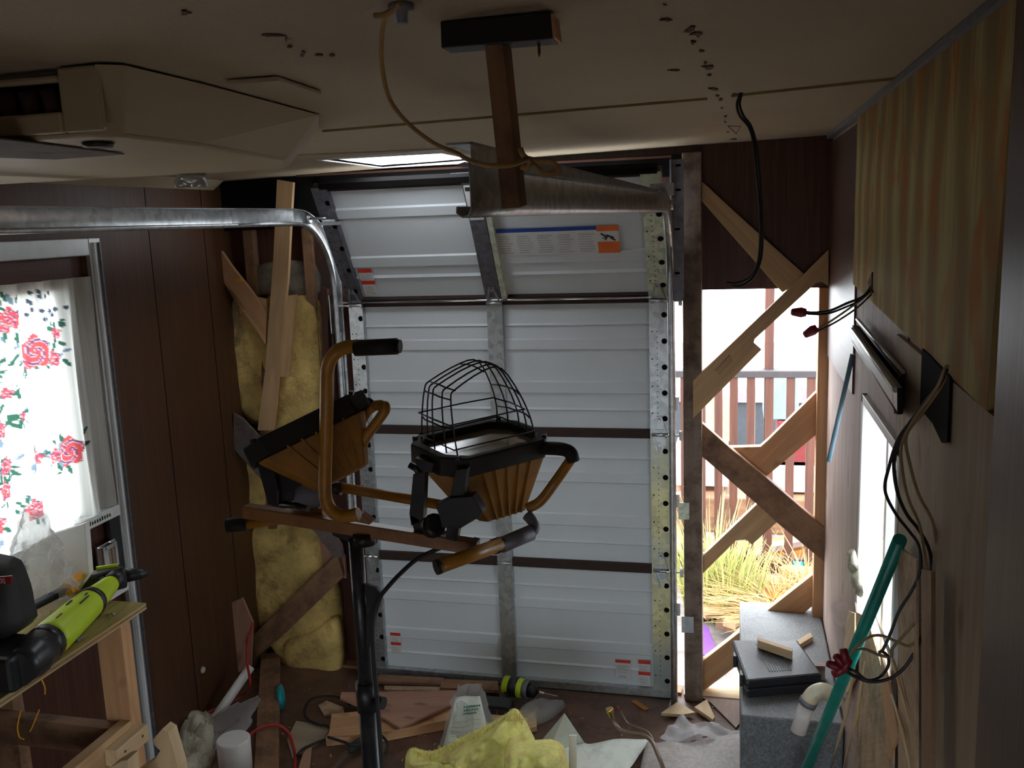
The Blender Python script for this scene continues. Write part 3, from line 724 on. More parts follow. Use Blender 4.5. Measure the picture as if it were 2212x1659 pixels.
# light fixture / valance
fx = thing('light_fixture', 'open dark strip light fixture fixed above the right window', 'light fixture', (.28, 2.1, 1.45))
def FX(x, y): return PX(x, y, .27)
fb_ = B(); 
fp = [FX(1840,703), FX(1938,838), FX(1938,895), FX(1838,738)]
fb_.prism(fp, (.008,0,0)).build('front_panel', M['blackmetal'], fx)
bk = [PX(1852,688,XR-.012), PX(1952,800,XR-.012)]
B().hexa([FX(1840,738), FX(1938,895), PX(1951,893,XR-.012), PX(1850,760,XR-.012), FX(1840,734), FX(1938,889), PX(1951,887,XR-.012), PX(1850,756,XR-.012)]).build('bottom_panel', M['blackmetal'], fx)
B().prism([FX(1927,828), PX(1952,805,XR-.012), PX(1951,893,XR-.012), FX(1930,893)], (0,-.004,0)).build('end_cap', M['black'], fx)
B().tube([FX(1842,712), FX(1936,842)], .006, 8).build('front_rail', M['alu'], fx)
B().tube([PX(1852,690,XR-.016), PX(1950,803,XR-.016)], .005, 8).build('rear_rail', M['alu'], fx)
B().tube([PX(1850,712,.295), PX(1940,832,.295)], .011, 10).build('lamp_tube_holder', M['dark'], fx)
# electrical opening with bracket
op = [(1997,753),(2010,765),(2058,815),(2052,955),(2040,957),(2020,915),(1995,885),(1992,880)]
B().prism([PX(x, y, XR-.010) for x, y in op], (-.004,0,0)).build('outlet_opening', M['dark'], label='dark torn wall opening where the wire bundle comes out', cat='wall opening')
B().prism([PX(x, y, XR-.010) for x, y in [(1878,608),(1887,588),(1886,625),(1889,632),(1880,628)]], (-.004,0,0)).build('torn_notch', M['grime'], label='small dark torn notch in the corner of the plywood', cat='wall opening')
for (x, y, ww, hh) in [(1963,745,10,24),(1966,690,3,30),(1962,755,12,10)]:
    c = PX(x, y, XR-.0015); B().box((XR-.003, c.y-ww*.0006, c.z-hh*.0006), (XR-.0008, c.y+ww*.0006, c.z+hh*.0006)).build('wall_gouge', M['grime'], wall_right)
# wires
def wire(pts, Y, r, name, mat, label, cat, group=None, parent=None, sub=6):
    P_ = [PY(x, y, Y if not callable(Y) else Y(i/(len(pts)-1))) for i, (x, y) in enumerate(pts)]
    return B().tube(P_, r, 7, sub=sub).build(name, M[mat] if isinstance(mat, str) else mat, parent, label=label, cat=cat, group=group)
cw = thing('ceiling_wire', 'pair of black wires hanging from the ceiling in front of the dark back panel', 'wire', tuple(PY(1600,200,1.93)))
wire([(1600,200),(1592,225),(1598,250),(1618,275),(1628,310),(1634,370),(1641,450),(1642,520),(1636,570),(1618,600),(1590,612),(1570,610)], 1.93, .0026, 'wire', 'wire_black', None, None, parent=cw)
wire([(1603,200),(1598,225),(1606,250),(1622,272),(1633,310),(1640,370),(1645,450),(1647,520),(1641,570),(1622,604),(1600,618),(1582,616)], 1.935, .0026, 'wire', 'wire_black', None, None, parent=cw)
bd = thing('wire_bundle', 'long bundle of loose wires hanging down the right wall', 'wire', tuple(PY(2040,800,1.42)))
Yw = lambda t: 1.42+.12*min(1, t*2)
for pts, m_, r in [([(2045,795),(2030,830),(1990,880),(1955,930),(1932,990),(1938,1060),(1958,1110),(1985,1145),(2008,1190),(2014,1250),(2010,1320),(1985,1390),(1955,1440),(1920,1466),(1880,1472),(1845,1460),(1818,1442)], 'wire_black', .0030),
              ([(2045,800),(2025,840),(1985,890),(1942,945),(1920,1010),(1912,1060),(1935,1110),(1962,1145),(1985,1180),(1988,1230),(1970,1275),(1942,1320),(1925,1365),(1908,1402),(1898,1410)], 'wire_black', .0026),
              ([(2047,790),(2035,830),(1998,885),(1958,940),(1965,1000),(1985,1070),(2012,1120),(2022,1165),(2028,1230),(2020,1290),(2000,1320),(1975,1345),(1950,1375),(1928,1400),(1925,1418),(1900,1415),(1868,1402),(1848,1404)], 'wire_tan', .0026),
              ([(2043,792),(2020,845),(1978,900),(1948,960),(1950,1020),(1963,1080),(1985,1130),(1995,1180),(2003,1240),(2008,1290),(1998,1330),(1985,1370),(1965,1395),(1935,1385),(1905,1373),(1880,1375),(1855,1392),(1838,1410),(1828,1425)], 'wire_tan', .0024),
              ([(1835,1445),(1850,1452),(1872,1468),(1900,1462),(1918,1440),(1918,1418),(1903,1405)], 'wire_black', .0026)]:
    wire(pts, Yw, r, 'wire', m_, None, None, parent=bd)
for (x, y, dx, dy) in [(1803,1438,-18,-6),(1815,1428,-12,-14),(1825,1418,-4,-18),(1812,1450,-14,8),(1828,1436,8,-14)]:
    p = PY(x, y, 1.54); q = PY(x+dx, y+dy, 1.54)
    B().lathe(q, p-q, [(0,.003),(.002,.0065),(.02,.0085),(.026,.006)], 8).build('wire_nut', M['nutred'], bd)
sw = thing('capped_wire_stub', 'two wire stubs with red nuts sticking out in front of the bright opening', 'wire', tuple(PY(1885,620,2.3)))
wire([(1886,612),(1865,640),(1830,655),(1790,672),(1755,675),(1735,673)], 2.3, .0032, 'wire', 'wire_black', None, None, parent=sw)
wire([(1886,616),(1862,646),(1830,662),(1790,677),(1755,679),(1735,676)], 2.3, .0025, 'wire', 'wire_black', None, None, parent=sw)
wire([(1888,625),(1850,655),(1815,680),(1785,700),(1760,715)], 2.3, .0025, 'wire', 'wire_tan', None, None, parent=sw)
wire([(1888,630),(1855,662),(1818,688),(1788,705),(1762,717)], 2.3, .0022, 'wire', 'wire_black', None, None, parent=sw)
for (a, c) in (((1708,674),(1738,675)), ((1736,725),(1762,710))):
    p, q = PY(*a, 2.3), PY(*c, 2.3); B().lathe(p, q-p, [(0,.005),(.003,.0085),(.024,.0125),(.036,.009)], 10).build('wire_nut', M['nutred'], sw)
B().tube([PY(1842,765,2.25), PY(1790,997,2.25)], .0055, 8).build('blue_rod', M['blue_rod'], label='thin pale blue rod hanging below the light fixture', cat='rod')
# green pole leaning on the window corner
g0, g1 = PX(1944,1165,.285), PZ(1690,1790,.0)
B().tube([g0, g1], lambda t: .012+.003*t, 16).build('pole', M['green'], label='teal green pole leaning against the right window', cat='pole')
# ================================================================ BRACES ACROSS THE OPENING
def board(pts, y, t, mat, label, name='brace_board', cat='board', group='diagonal braces across the right opening', extra=None):
    return B().prism([PY(px_, py_, y) for px_, py_ in pts], (0,t,0)).build(name, M[mat], label=label, cat=cat, group=group, bevel=.0015)
board([(1492,369),(1620,487),(1733,588),(1745,600),(1690,632),(1600,530),(1517,436),(1508,433),(1492,447)], 3.392, .026, 'pine', 'upper brace running from the post down to the crossing, in front of the dark panel')
bb = board([(1790,540),(1790,618),(1776,608),(1762,612),(1631,732),(1628,740),(1645,755),(1497,904),(1497,822),(1640,685),(1742,588)], 3.364, .026, 'pine', 'notched brace rising to the top right corner, marked with a small dark stamp')
b = B(); 
for i in range(9):
    x, y = 1548+i*3.4, 803-i*3.6; a = PY(x, y-6, 3.3635); c = PY(x+7, y+7, 3.3635); b.bar(a, c, .0022, .0004, (1,0,0))
for dx, dy in ((-3, 2), (0, 0)): b.bar(PY(1546+dx, 800+dy, 3.3635), PY(1578+dx, 766+dy, 3.3635), .0025, .0004, (1,0,1))
b.build('grade_stamp', M['pine_dark'], bb)
board([(1480,880),(1497,897),(1575,966),(1653,1030),(1795,1152),(1795,1226),(1677,1128),(1636,1090),(1500,972),(1480,955)], 3.40, .038, 'pine_dark', 'brown brace falling left to right, nailed over the arch-cut one')
board([(1560,954),(1576,967),(1643,965),(1660,950),(1795,816),(1795,912),(1655,1030),(1620,1060)], 3.443, .038, 'pine_orange', 'arch-cut brace with a bright top edge below the stamped brace')
board([(1655,1070),(1690,1118),(1624,1177),(1612,1166),(1590,1168),(1480,1277),(1480,1238)], 3.443, .038, 'pine', 'lower left brace with a notched lower edge')
board([(1795,1211),(1480,1458),(1480,1524),(1716,1342),(1795,1276)], 3.443, .038, 'pine_orange', 'lowest brace, orange, rising behind the grey chest to the right')
board([(1785,700),(1795,700),(1795,1400),(1785,1400)], 3.49, .03, 'lumber', 'orange upright stud edge at the right of the opening', name='stud_edge', group=None)
# insulation bay on the back wall, left of the door
def lumpY(pts, y, dep, mat, label, cat='insulation', seed=0, amp=.012, fr=10, name='insulation_batt', group=None):
    return B().lump([PY(px_, py_, y) for px_, py_ in pts], (0,-dep,0), seed, amp=amp, fr=fr).build(name, M[mat], label=label, cat=cat, group=group)
lumpY([(526,1138),(560,1120),(640,1122),(690,1140),(715,1220),(738,1270),(742,1350),(747,1452),(700,1466),(640,1468),(612,1440),(590,1400),(545,1350),(530,1290),(524,1200)], 3.45, .055, 'insul', 'big yellow fibreglass batt low in the wall bay, bulging to the floor', seed=2)
lumpY([(610,1385),(680,1350),(735,1330),(746,1452),(700,1468),(640,1468)], 3.43, .06, 'insul', 'rounded bulge of fibreglass at the foot of the bay', seed=9)
lumpY([(484,680),(505,635),(560,640),(590,700),(580,800),(575,905),(545,915),(510,875),(492,800)], 3.45, .045, 'insul', 'dirty fibreglass strip left of the tall board in the upper bay', seed=4)
lumpY([(570,640),(640,620),(690,650),(704,760),(705,900),(640,930),(580,930),(585,780)], 3.46, .04, 'insul', 'yellow fibreglass right of the tall board in the upper bay', seed=5)
lumpY([(520,930),(545,950),(575,1000),(585,1090),(530,1105),(518,1030)], 3.45, .04, 'insul', 'small fibreglass piece behind the left lamp head', seed=6)
lumpY([(535,585),(600,560),(690,570),(690,650),(600,640),(545,640)], 3.47, .03, 'insul_gray', 'grey soiled fibreglass at the top of the wall bay', seed=7)
lumpY([(495,560),(560,520),(600,540),(600,620),(540,620)], 3.49, .02, 'insul_gray', 'dark soiled fibreglass behind the broken brace', seed=8)
lumpY([(478,690),(490,640),(515,640),(545,700),(530,745),(500,760),(482,750)], 3.435, .035, 'film_dark', 'crumpled grey plastic beside the broken brace', cat='plastic', seed=3, amp=.03, fr=22, name='plastic_scrap')
def wb_(pts, y, t, mat, label, cat='board', name='bay_board'): return B().prism([PY(px_, py_, y) for px_, py_ in pts], (0,t,0)).build(name, M[mat], label=label, cat=cat, bevel=.0012)
wb_([(598,388),(633,394),(628,480),(622,600),(606,760),(596,880),(590,930),(556,930),(572,800),(590,560)], 3.36, .018, 'pine', 'tall thin board running down the left wall bay')
wb_([(612,640),(640,636),(630,740),(624,814),(600,814)], 3.375, .014, 'pine', 'short board doubled behind the tall thin board')
wb_([(470,530),(476,540),(500,575),(545,632),(574,676),(574,745),(545,700),(500,640),(478,600),(464,560),(463,535)], 3.365, .018, 'pine_orange', 'broken brace with a splintered end at the upper left of the bay')
wb_([(545,640),(575,645),(578,690)], 3.385, .012, 'pine', 'small triangular scrap wedged behind the tall board')
wb_([(728,1197),(740,1248),(604,1380),(548,1424),(545,1374),(620,1300)], 3.345, .018, 'pine_dark', 'stained board crossing the low insulation diagonally')
wb_([(504,892),(524,905),(580,965),(640,1040),(700,1120),(738,1178),(742,1205),(722,1205),(680,1150),(600,1075),(540,1010),(505,970)], 3.33, .014, 'grayboard', 'dusty grey board slanting behind the left lamp head')
wb_([(538,1105),(690,1095),(690,1122),(640,1128),(590,1132),(538,1130)], 3.38, .014, 'pine_pale', 'horizontal pine board across the middle of the bay')
wb_([(690,1170),(745,1200),(748,1250),(700,1235)], 3.39, .012, 'ply_face', 'small plywood scrap behind the end of the stained board')
B().prism([PY(x, y, 3.385) for x, y in [(692,620),(706,625),(716,900),(704,930)]], (0,.03,0)).build('side_cleat', M['redwood'], label='reddish upright cleat beside the left door track', cat='board')
for k, (x, y) in enumerate([(516,605),(462,668),(470,681)]):
    p = PY(x, y, 3.355); B().box((p.x-.012, p.y-.004, p.z-.005), (p.x+.012, p.y+.004, p.z+.005)).build('wire_connector', M['orange_clamp'], label=['yellow connector on the broken brace','upper of two yellow connectors on the left wall corner','lower of two yellow connectors on the left wall corner'][k], cat='connector')
p = PX(437,1447,XL+.004); B().lump([p+V((0,.012*math.cos(a),.014*math.sin(a))) for a in [0,1,2,3,4,5.2]], (.01,0,0), 3, amp=.006).build('foam_crumb', M['insul_white'], label='pale foam crumb stuck to the dark left panelling', cat='foam')
# ================================================================ CEILING THINGS
ac = thing('air_conditioner_shroud', 'beige ceiling air conditioner shroud with a dark louvred front', 'air conditioner', (-1.3, 1.5, 1.98))
top = [(-2.0+.12,1.085),(-.80,1.085),(-.775,1.11),(-.775,1.30),(-.795,1.74),(-.917,2.0),(-1.88,2.0)]
bot = [(-1.86,1.10),(-.83,1.10),(-.80,1.13),(-.80,1.32),(-.85,1.70),(-.965,1.93),(-1.86,1.93)]
AZ = 1.995
b = B(); n = len(top); b.v += [V((x,y,zc(x)-.004)) for x,y in top]+[V((x,y,AZ)) for x,y in bot]+[V((x*.98-.015,y*.96+.05,AZ-.006)) for x,y in bot]
for i in range(n):
    j = (i+1)%n; 
    if i != 0: b.face([i, j, n+j, n+i])
    b.face([n+i, n+j, 2*n+j, 2*n+i])
b.face([2*n+i for i in range(n)]); 
# front face with louvre hole
fy = 1.085
def fr_(x0, x1, z0, z1): return b.hexa([(x0,fy,z0),(x1,fy,z0),(x1,fy+.012,z0),(x0,fy+.012,z0),(x0,fy,z1),(x1,fy,z1),(x1,fy+.012,z1),(x0,fy+.012,z1)])
hx = PY(128,215,1.085).x; hz1 = PY(60,182,1.085).z; hz0 = PY(60,246,1.085).z
fr_(hx, -.80, AZ, zc(-.8)-.004); fr_(-1.88, hx, hz1, zc(-1.2)-.004); fr_(-1.88, hx, AZ, max(hz0, AZ+.004))
b.build('housing', M['shroud'], ac, bevel=.004)
B().box((-1.86, fy+.03, AZ+.003), (hx, fy+.034, hz1)).build('duct_back', M['dark'], ac)
for i in range(4):
    cxx = hx-.022-.034*i; B().tube([V((cxx+.010, fy+.018, AZ+.012)), V((cxx, fy+.020, AZ+.025)), V((cxx-.006, fy+.018, hz1-.006))], .013, 10, sub=3).build('louvre_vane', M['pine_dark'] if 0 else M['brown'], ac)  # vanes coloured near black for the shade on the shroud front
g = [(x, y) for x, y in [(0,300),(120,318),(270,331),(120,342),(0,340)]]
B().prism([PZ(x, y, AZ-.0075) for x, y in [(-60,290),(60,305),(268,331),(120,342),(-60,336)]], (0,0,-.002)).build('filter_grille', M['grayboard'], ac)
c = PZ(212,309,AZ-.0075); B().lathe(c, (0,0,-1), [(0,.022),(.006,.019)], 18).build('dark_hole_disc', M['blackmetal'], ac)  # dark disc added for the round hole in the underside
tb = B().prism([PC(x, y)-V((0,0,.002)) for x, y in [(488,169),(601,161),(694,193),(640,204),(560,196)]], (0,0,-.007))
tb.build('ceiling_patch', M['ceiling'], label='thin raised patch panel on the ceiling beside the air conditioner shroud', cat='panel', bevel=.002)
# crumpled silver tape
p0 = PC(405,340)
b = B(); 
def tp(u, v): 
    x, y = 372+u*68+v*8, 342+v*58+abs(u-.55)*8+(14*u if v > .5 else 0)*(1-u)
    q = PY(x, y, 1.90); return q+V((0,.012*noise.noise(V((u*4,v*4,1)))*2,0))
b.grid(tp, 8, 8); b.build('foil_tape', M['silver'], label='crumpled strip of silver foil tape hanging from the ceiling', cat='tape', solid=.0012)
# wooden prop: block on the ceiling with the hanging post
pr = thing('ceiling_prop', 'T-shaped wooden prop fixed to the ceiling, holding up the right track', 'wooden prop', (-.3, 1.19, 1.80))
zt_ = zc(-.3)
pyf = PC(951,45).y-.0; Pd = pyf
dd = V((0,.038,0))
B().hexa([PY(953,104,Pd),PY(1193,84,Pd),PY(1193,84,Pd)+dd,PY(953,104,Pd)+dd, PY(951,46,Pd),PY(1188,28,Pd),PY(1188,28,Pd)+dd,PY(951,46,Pd)+dd]).build('block', M['black'], pr, bevel=.001)
q_ = PY(1189,28,Pd); q2 = PY(1194,84,Pd)
B().hexa([q2+V((0,.001,.001)), q2+V((.004,.001,.001)), q2+V((.004,.037,.001)), q2+V((0,.037,.001)), q_+V((0,.001,-.001)), q_+V((.003,.001,-.001)), q_+V((.003,.037,-.001)), q_+V((0,.037,-.001))]).build('block_end', M['pine_orange'], pr)
Ya, Yb_ = Pd+.006, Pd-.03
A = [PY(1046,94,Ya), PY(1086,92,Ya), PY(1104,92,Ya+.03), PY(1062,94,Ya+.03)]
D = [PY(1084,452,Yb_), PY(1124,449,Yb_), PY(1139,443,Yb_+.025), PY(1100,446,Yb_+.025)]
B().hexa(D+A).build('post', M['pine_dark'], pr, bevel=.0012)
B().lathe(PY(1164,88,Pd+.02), (0,0,-1), [(0,.002),(.014,.0018),(.018,.0005)], 6).build('nail', M['grime'], pr)
# rope
rp = thing('rope', 'tan rope from a ceiling hook tied round the wooden prop', 'rope', tuple(PC(860,10)))
pts = [(865,8,.97),(850,22,.98),(832,40,1.0),(824,90,1.03),(826,150,1.07),(842,215,1.1),(880,265,1.13),(935,308,1.15),(985,330,1.16),(1005,342,1.10),(1030,352,1.02),(1060,358,.955),(1100,357,.95),(1122,350,.97),(1138,342,1.02)]
B().tube([PY(x, y, d) for x, y, d in pts], .0028, 8, sub=5).build('strand', M['rope'], rp)
B().tube([PY(x, y, 1.03) for x, y in [(1138,342),(1160,347),(1190,350),(1204,362),(1200,374),(1175,374),(1160,362),(1148,354),(1135,358)]], .003, 8, sub=5).build('loop', M['rope'], rp)
B().tube([PY(x, y, 1.02) for x, y in [(1124,320),(1130,335),(1145,350),(1138,362),(1126,360)]], .0032, 8, sub=4).build('knot', M['rope'], rp)
B().tube([PY(x, y, .98) for x, y in [(862,14),(846,24),(826,33),(808,34)]], .0032, 8, sub=4).build('rope_end', M['rope'], rp)
B().lathe(PC(866,8)+V((0,0,.0)), (0,0,-1), [(0,.014),(.006,.014),(.008,.008),(.02,.007)], 12).build('ceiling_hook', M['graymetal'], rp)
# ================================================================ WORK LIGHT ON TRIPOD
wl = thing('work_light', 'black and yellow twin halogen work light on a tripod, one head with a wire guard', 'work light', tuple(PY(788,1400,1.5)*1) [:2]+(0,))
Y0 = 1.5
def head(bez, zb, th, body_bottom, zbody, name_prefix, ribs=(3,4), n_tilt=V((0,0,1))):
    """bez: pixel outline of the bezel rim, dropped on a plane; body lofts to a smaller back"""
    pass
def lamp(c, u, n, a, bb_, dpt, back, guard):
    """c centre of lens, u long axis, n beam direction, a/b half sizes of bezel, dpt body depth"""
    u = V(u).normalized(); n = V(n); n = (n-u*n.dot(u)).normalized(); v = n.cross(u)
    L = lambda x, y, z: c+u*x+v*y+n*z
    def octo(sx, sy, z, ch=.28): return [L(-sx*(1-ch),-sy,z),L(sx*(1-ch),-sy,z),L(sx,-sy*(1-ch*1.6),z),L(sx,sy*(1-ch*1.6),z),L(sx*(1-ch),sy,z),L(-sx*(1-ch),sy,z),L(-sx,sy*(1-ch*1.6),z),L(-sx,-sy*(1-ch*1.6),z)]
    b = B()
    o1, o2 = octo(a, bb_, -.036), octo(a, bb_, 0); i2, i1 = octo(a*.84, bb_*.82, .0), octo(a*.78, bb_*.76, -.014)
    i0 = len(b.v); b.v += o1+o2+i2+i1
    for k in range(8):
        j = (k+1)%8
        for l in range(3): b.face([i0+8*l+k, i0+8*l+j, i0+8*(l+1)+j, i0+8*(l+1)+k])
        b.face([i0+24+k, i0+24+j, i0+j, i0+k])
    bz = b.build('bezel', M['rubber'], wl, bevel=.003)
    B().prism(octo(a*.80, bb_*.78, -.013), n*-.003).build('lens', M['glass_lens'], bz)
    for (sx, sy) in ((-1,-1),(1,-1),(1,1),(-1,1)): B().box(L(sx*a*.80, sy*bb_*.83, 0)-V((.004,.004,.004)), L(sx*a*.80, sy*bb_*.83, 0)+V((.004,.004,.004))).build('corner_clip', M['black'], bz)
    # housing
    s0, s1 = octo(a*.88, bb_*.88, -.036, .12), [p+u*back for p in octo(a*.44, bb_*.52, -dpt, .2)]
    hs_ = B().loft(s0, s1).build('housing', M['yellow_body'], wl, bevel=.003)
    for i in range(5):
        t = -.30+.17*i; p = L(a*.84*t*1.6, -bb_*.86-.002, -.032); q = L(a*.42*t*1.6+back, -bb_*.52-.002, -dpt+.003)
        B().bar(p, q, .004, .006, u).build('cooling_fin', M['yellow_body'], hs_)
    return L
# right head: bezel faces up
pf = PY(992,976,1.50); pe = PY(1187,940,1.66)
uu = (pe-pf).normalized(); uu.z = .02
cR = PY(1037,945,1.62)
LR = lamp(cR, uu, (-.06,-.22,1), .123, .084, .152, .030, True)
# wire guard: profile along u repeated across v
gp = [(-.104,0),(-.107,.05),(-.105,.103),(-.092,.118),(-.02,.142),(.024,.139),(.062,.088),(.084,.038),(.090,0)]
gb = thing('wire_guard', None, None, (0,0,0)); bpy.data.objects.remove(gb)
gm = B(); rr = .0016
vs = [-.062,-.035,-.005,.025,.055]
for k, v_ in enumerate(vs):
    sc1 = 1-.10*abs(k-2)/2; 
    gm.tube([LR(x*sc1, v_*(1-.35*z/.128), z*(.80+.2*sc1) if z else 0) for x, z in gp], rr, 6, sub=3)
for (x, z) in gp[1:-1]: gm.tube([LR(x*.9, vs[0]*(1-.35*z/.128), z*.96), LR(x, vs[1]*(1-.35*z/.128), z*.99), LR(x, vs[2], z), LR(x, vs[3]*(1-.35*z/.128), z*.99), LR(x*.9, vs[4]*(1-.35*z/.128), z*.96)], rr, 6)
gm.tube([LR(x, y, .012) for x, y in [(-.10,-.06),(.085,-.06),(.085,.055),(-.10,.055)]], rr, 6, closed=True)
gm.tube([LR(x, y, .055) for x, y in [(-.102,-.050),(-.103,0),(-.102,.050),(.0,.052),(.066,.048),(.072,0),(.066,-.05),(0,-.05)]], rr, 6, closed=True)
gm.build('wire_guard', M['wire_black'], wl)
# left head: beam points up and to the left rear
cL = PY(655,910,1.52)
LL = lamp(cL, PY(770,845,1.58)-PY(545,955,1.47), (-.30,.22,1), .118, .078, .125, .016, False)
def wt(pts, r, name, mat, n=12, sub=5, par=None): return B().tube([PY(x, y, d) for x, y, d in pts], r, n, sub=sub).build(name, M[mat], par or wl)
# rear handles of the heads
wt([(1140,1098,1.60),(1168,1082,1.60),(1200,1040,1.60),(1228,1000,1.61),(1235,990,1.61)], .0095, 'head_handle', 'yellow')
wt([(1238,996,1.61),(1232,978,1.61),(1212,970,1.62),(1175,968,1.64)], .0125, 'handle_grip', 'rubber')
wt([(742,1015,1.52),(772,985,1.52),(790,945,1.52),(812,915,1.52),(832,885,1.52),(828,875,1.53),(812,876,1.54)], .0095, 'head_handle', 'yellow')
wt([(812,876,1.54),(795,890,1.55),(778,920,1.56),(768,950,1.56)], .008, 'head_handle', 'yellow')
wt([(798,868,1.56),(782,895,1.57),(768,930,1.58),(762,955,1.58)], .011, 'handle_grip', 'rubber')
def wp(pts, d, t, name, mat, par=None): return B().prism([PY(x, y, d) for x, y in pts], (0,t,0)).build(name, M[mat], par or wl, bevel=.001)
# right head yoke and clamp
wp([(892,1025),(918,1018),(914,1120),(904,1130),(888,1136),(884,1110)], 1.50, .022, 'yoke_arm', 'black')
wp([(884,1112),(900,1118),(940,1150),(985,1165),(985,1185),(930,1178),(896,1152)], 1.50, .022, 'yoke_base', 'black')
wp([(985,1015),(1010,1012),(1002,1070),(996,1120),(985,1170),(962,1165),(970,1080)], 1.485, .02, 'yoke_arm', 'black')
wp([(940,1092),(972,1076),(1020,1072),(1043,1106),(1034,1118),(994,1142),(955,1140),(948,1112)], 1.478, .03, 'clamp_plate', 'black')
B().lathe(PY(936,1136,1.49), (.3,-.5,.3), [(-.012,.010),(-.01,.021),(.01,.021),(.014,.012)], 14).build('wing_knob', M['black'], wl)
wt([(884,1004,1.50),(898,1012,1.50),(906,1022,1.50)], .006, 'lock_screw', 'blackmetal', 8, 0)
wp([(895,990),(938,1000),(932,1022),(902,1018)], 1.50, .03, 'hinge_block', 'black')
# left head yoke
wp([(552,990),(600,985),(602,1010),(622,1012),(640,1008),(670,1035),(640,1056),(622,1068),(620,1090),(590,1094),(578,1088),(565,1040)], 1.47, .03, 'clamp_plate', 'black')
wp([(556,985),(578,975),(600,1060),(600,1092),(578,1090)], 1.455, .015, 'yoke_arm', 'black')
wt([(608,1090,1.47),(640,1092,1.46),(665,1100,1.45)], .006, 'lock_screw', 'blackmetal', 8, 0)
wp([(622,1062),(650,1045),(690,1052),(700,1085),(680,1105),(640,1098)], 1.52, .02, 'mount_bracket', 'graymetal')
# carrying handle (S tube)
wt([(775,748,1.40),(745,751,1.40),(722,765,1.40),(708,795,1.40),(706,860,1.40),(704,960,1.41),(702,1050,1.42),(706,1085,1.42),(722,1108,1.42),(748,1115,1.42),(775,1110,1.42)], .0115, 'carry_handle', 'yellow', 14)
wt([(768,752,1.40),(858,748,1.40)], .0135, 'carry_grip', 'rubber', 16, 0)
wt([(858,748,1.40),(865,748,1.40)], .011, 'grip_end', 'rubber', 16, 0)
wp([(745,1108),(780,1112),(802,1128),(798,1134),(760,1126)], 1.43, .02, 'handle_bracket', 'amber')
# crossbar
b = B(); b.bar(PY(530,1103,1.50), PY(1022,1180,1.50), .024, .024, (0,1,0)); b.build('crossbar', M['amber'], wl, bevel=.002)
b = B(); b.bar(PY(1018,1179,1.50), PY(1032,1182,1.50), .0255, .0255, (0,1,0)); b.build('bar_end_cap', M['graymetal'], wl, bevel=.001)
wt([(528,1133,1.50),(600,1122,1.51),(700,1108,1.52)], .0095, 'side_handle', 'yellow', 12, 0)
wt([(490,1136,1.49),(533,1131,1.50)], .0135, 'side_grip', 'rubber', 16, 0)
# round yellow tubes
wt([(732,1052,1.66),(960,1092,1.63)], .010, 'rear_tube', 'yellow', 14, 0)
wt([(712,1052,1.655),(738,1056,1.655)], .0135, 'tube_collar', 'black', 14, 0)
wt([(948,1224,1.40),(1080,1176,1.52)], .0125, 'front_tube', 'yellow', 16, 0)
wt([(941,1226,1.395),(950,1223,1.40)], .0132, 'tube_cap', 'black', 16, 0)
wt([(1066,1181,1.51),(1082,1176,1.525)], .0142, 'tube_collar', 'black', 16, 0)
wt([(1082,1178,1.525),(1148,1150,1.57)], .0145, 'elbow_bracket', 'graymetal', 14, 0)
wt([(1145,1152,1.57),(1155,1140,1.58),(1150,1125,1.585),(1138,1112,1.59)], .0105, 'elbow_arm', 'graymetal', 12, 3)
# tripod
wp([(702,1128),(800,1140),(800,1166),(770,1178),(720,1158)], 1.49, .03, 'tripod_head', 'black')
wt([(786,1150,1.5),(788,1175,1.5)], .021, 'head_collar', 'black', 18, 0)
px0 = PY(766,1170,1.5); ptop = PY(764,1165,1.5); plow = PY(786,1482,1.5)
ptop = PY(768,1160,1.5); axis_x = ptop.x
pole_top = V((axis_x, 1.5, ptop.z)); zmid = PY(780,1485,1.5).z
B().tube([pole_top, V((axis_x, 1.5, zmid-.03))], .0135, 18).build('upper_pole', M['blackmetal'], wl)
B().tube([V((axis_x,1.5,zmid)), V((axis_x,1.5,.12))], .017, 18).build('lower_pole', M['blackmetal'], wl)
B().tube([V((axis_x,1.5,zmid+.012)), V((axis_x,1.5,zmid-.045))], .0195, 18).build('pole_collar', M['black'], wl)
B().lathe(V((axis_x+.018,1.49,zmid-.02)), (1,-.2,0), [(0,.006),(.012,.006),(.012,.013),(.022,.012)], 10).build('height_knob', M['black'], wl)
B().lathe(V((axis_x,1.5,.55)), (0,0,-1), [(0,.022),(.04,.022)], 14).build('leg_collar', M['black'], wl)
for k in range(3):
    a = 2.1+k*2.094; d = V((math.cos(a), math.sin(a), 0))
    B().tube([V((axis_x,1.5,.53))+d*.02, V((axis_x,1.5,.012))+d*.42], .010, 10).build('leg', M['blackmetal'], wl)
    B().tube([V((axis_x,1.5,.16))+d*.015, V((axis_x,1.5,.27))+d*.22], .006, 8).build('leg_strut', M['blackmetal'], wl)
# cord
wt([(955,1182,1.53),(905,1205,1.52),(868,1236,1.50),(838,1268,1.48),(820,1292,1.48),(806,1330,1.48),(806,1400,1.47),(812,1480,1.47),(820,1580,1.47),(828,1700,1.46)], .0042, 'power_cord', 'rubber', 8)
wp([(786,1262),(812,1270),(826,1288),(812,1330),(798,1400),(790,1400),(790,1300)], 1.49, .008, 'cord_plug_box', 'rubber')
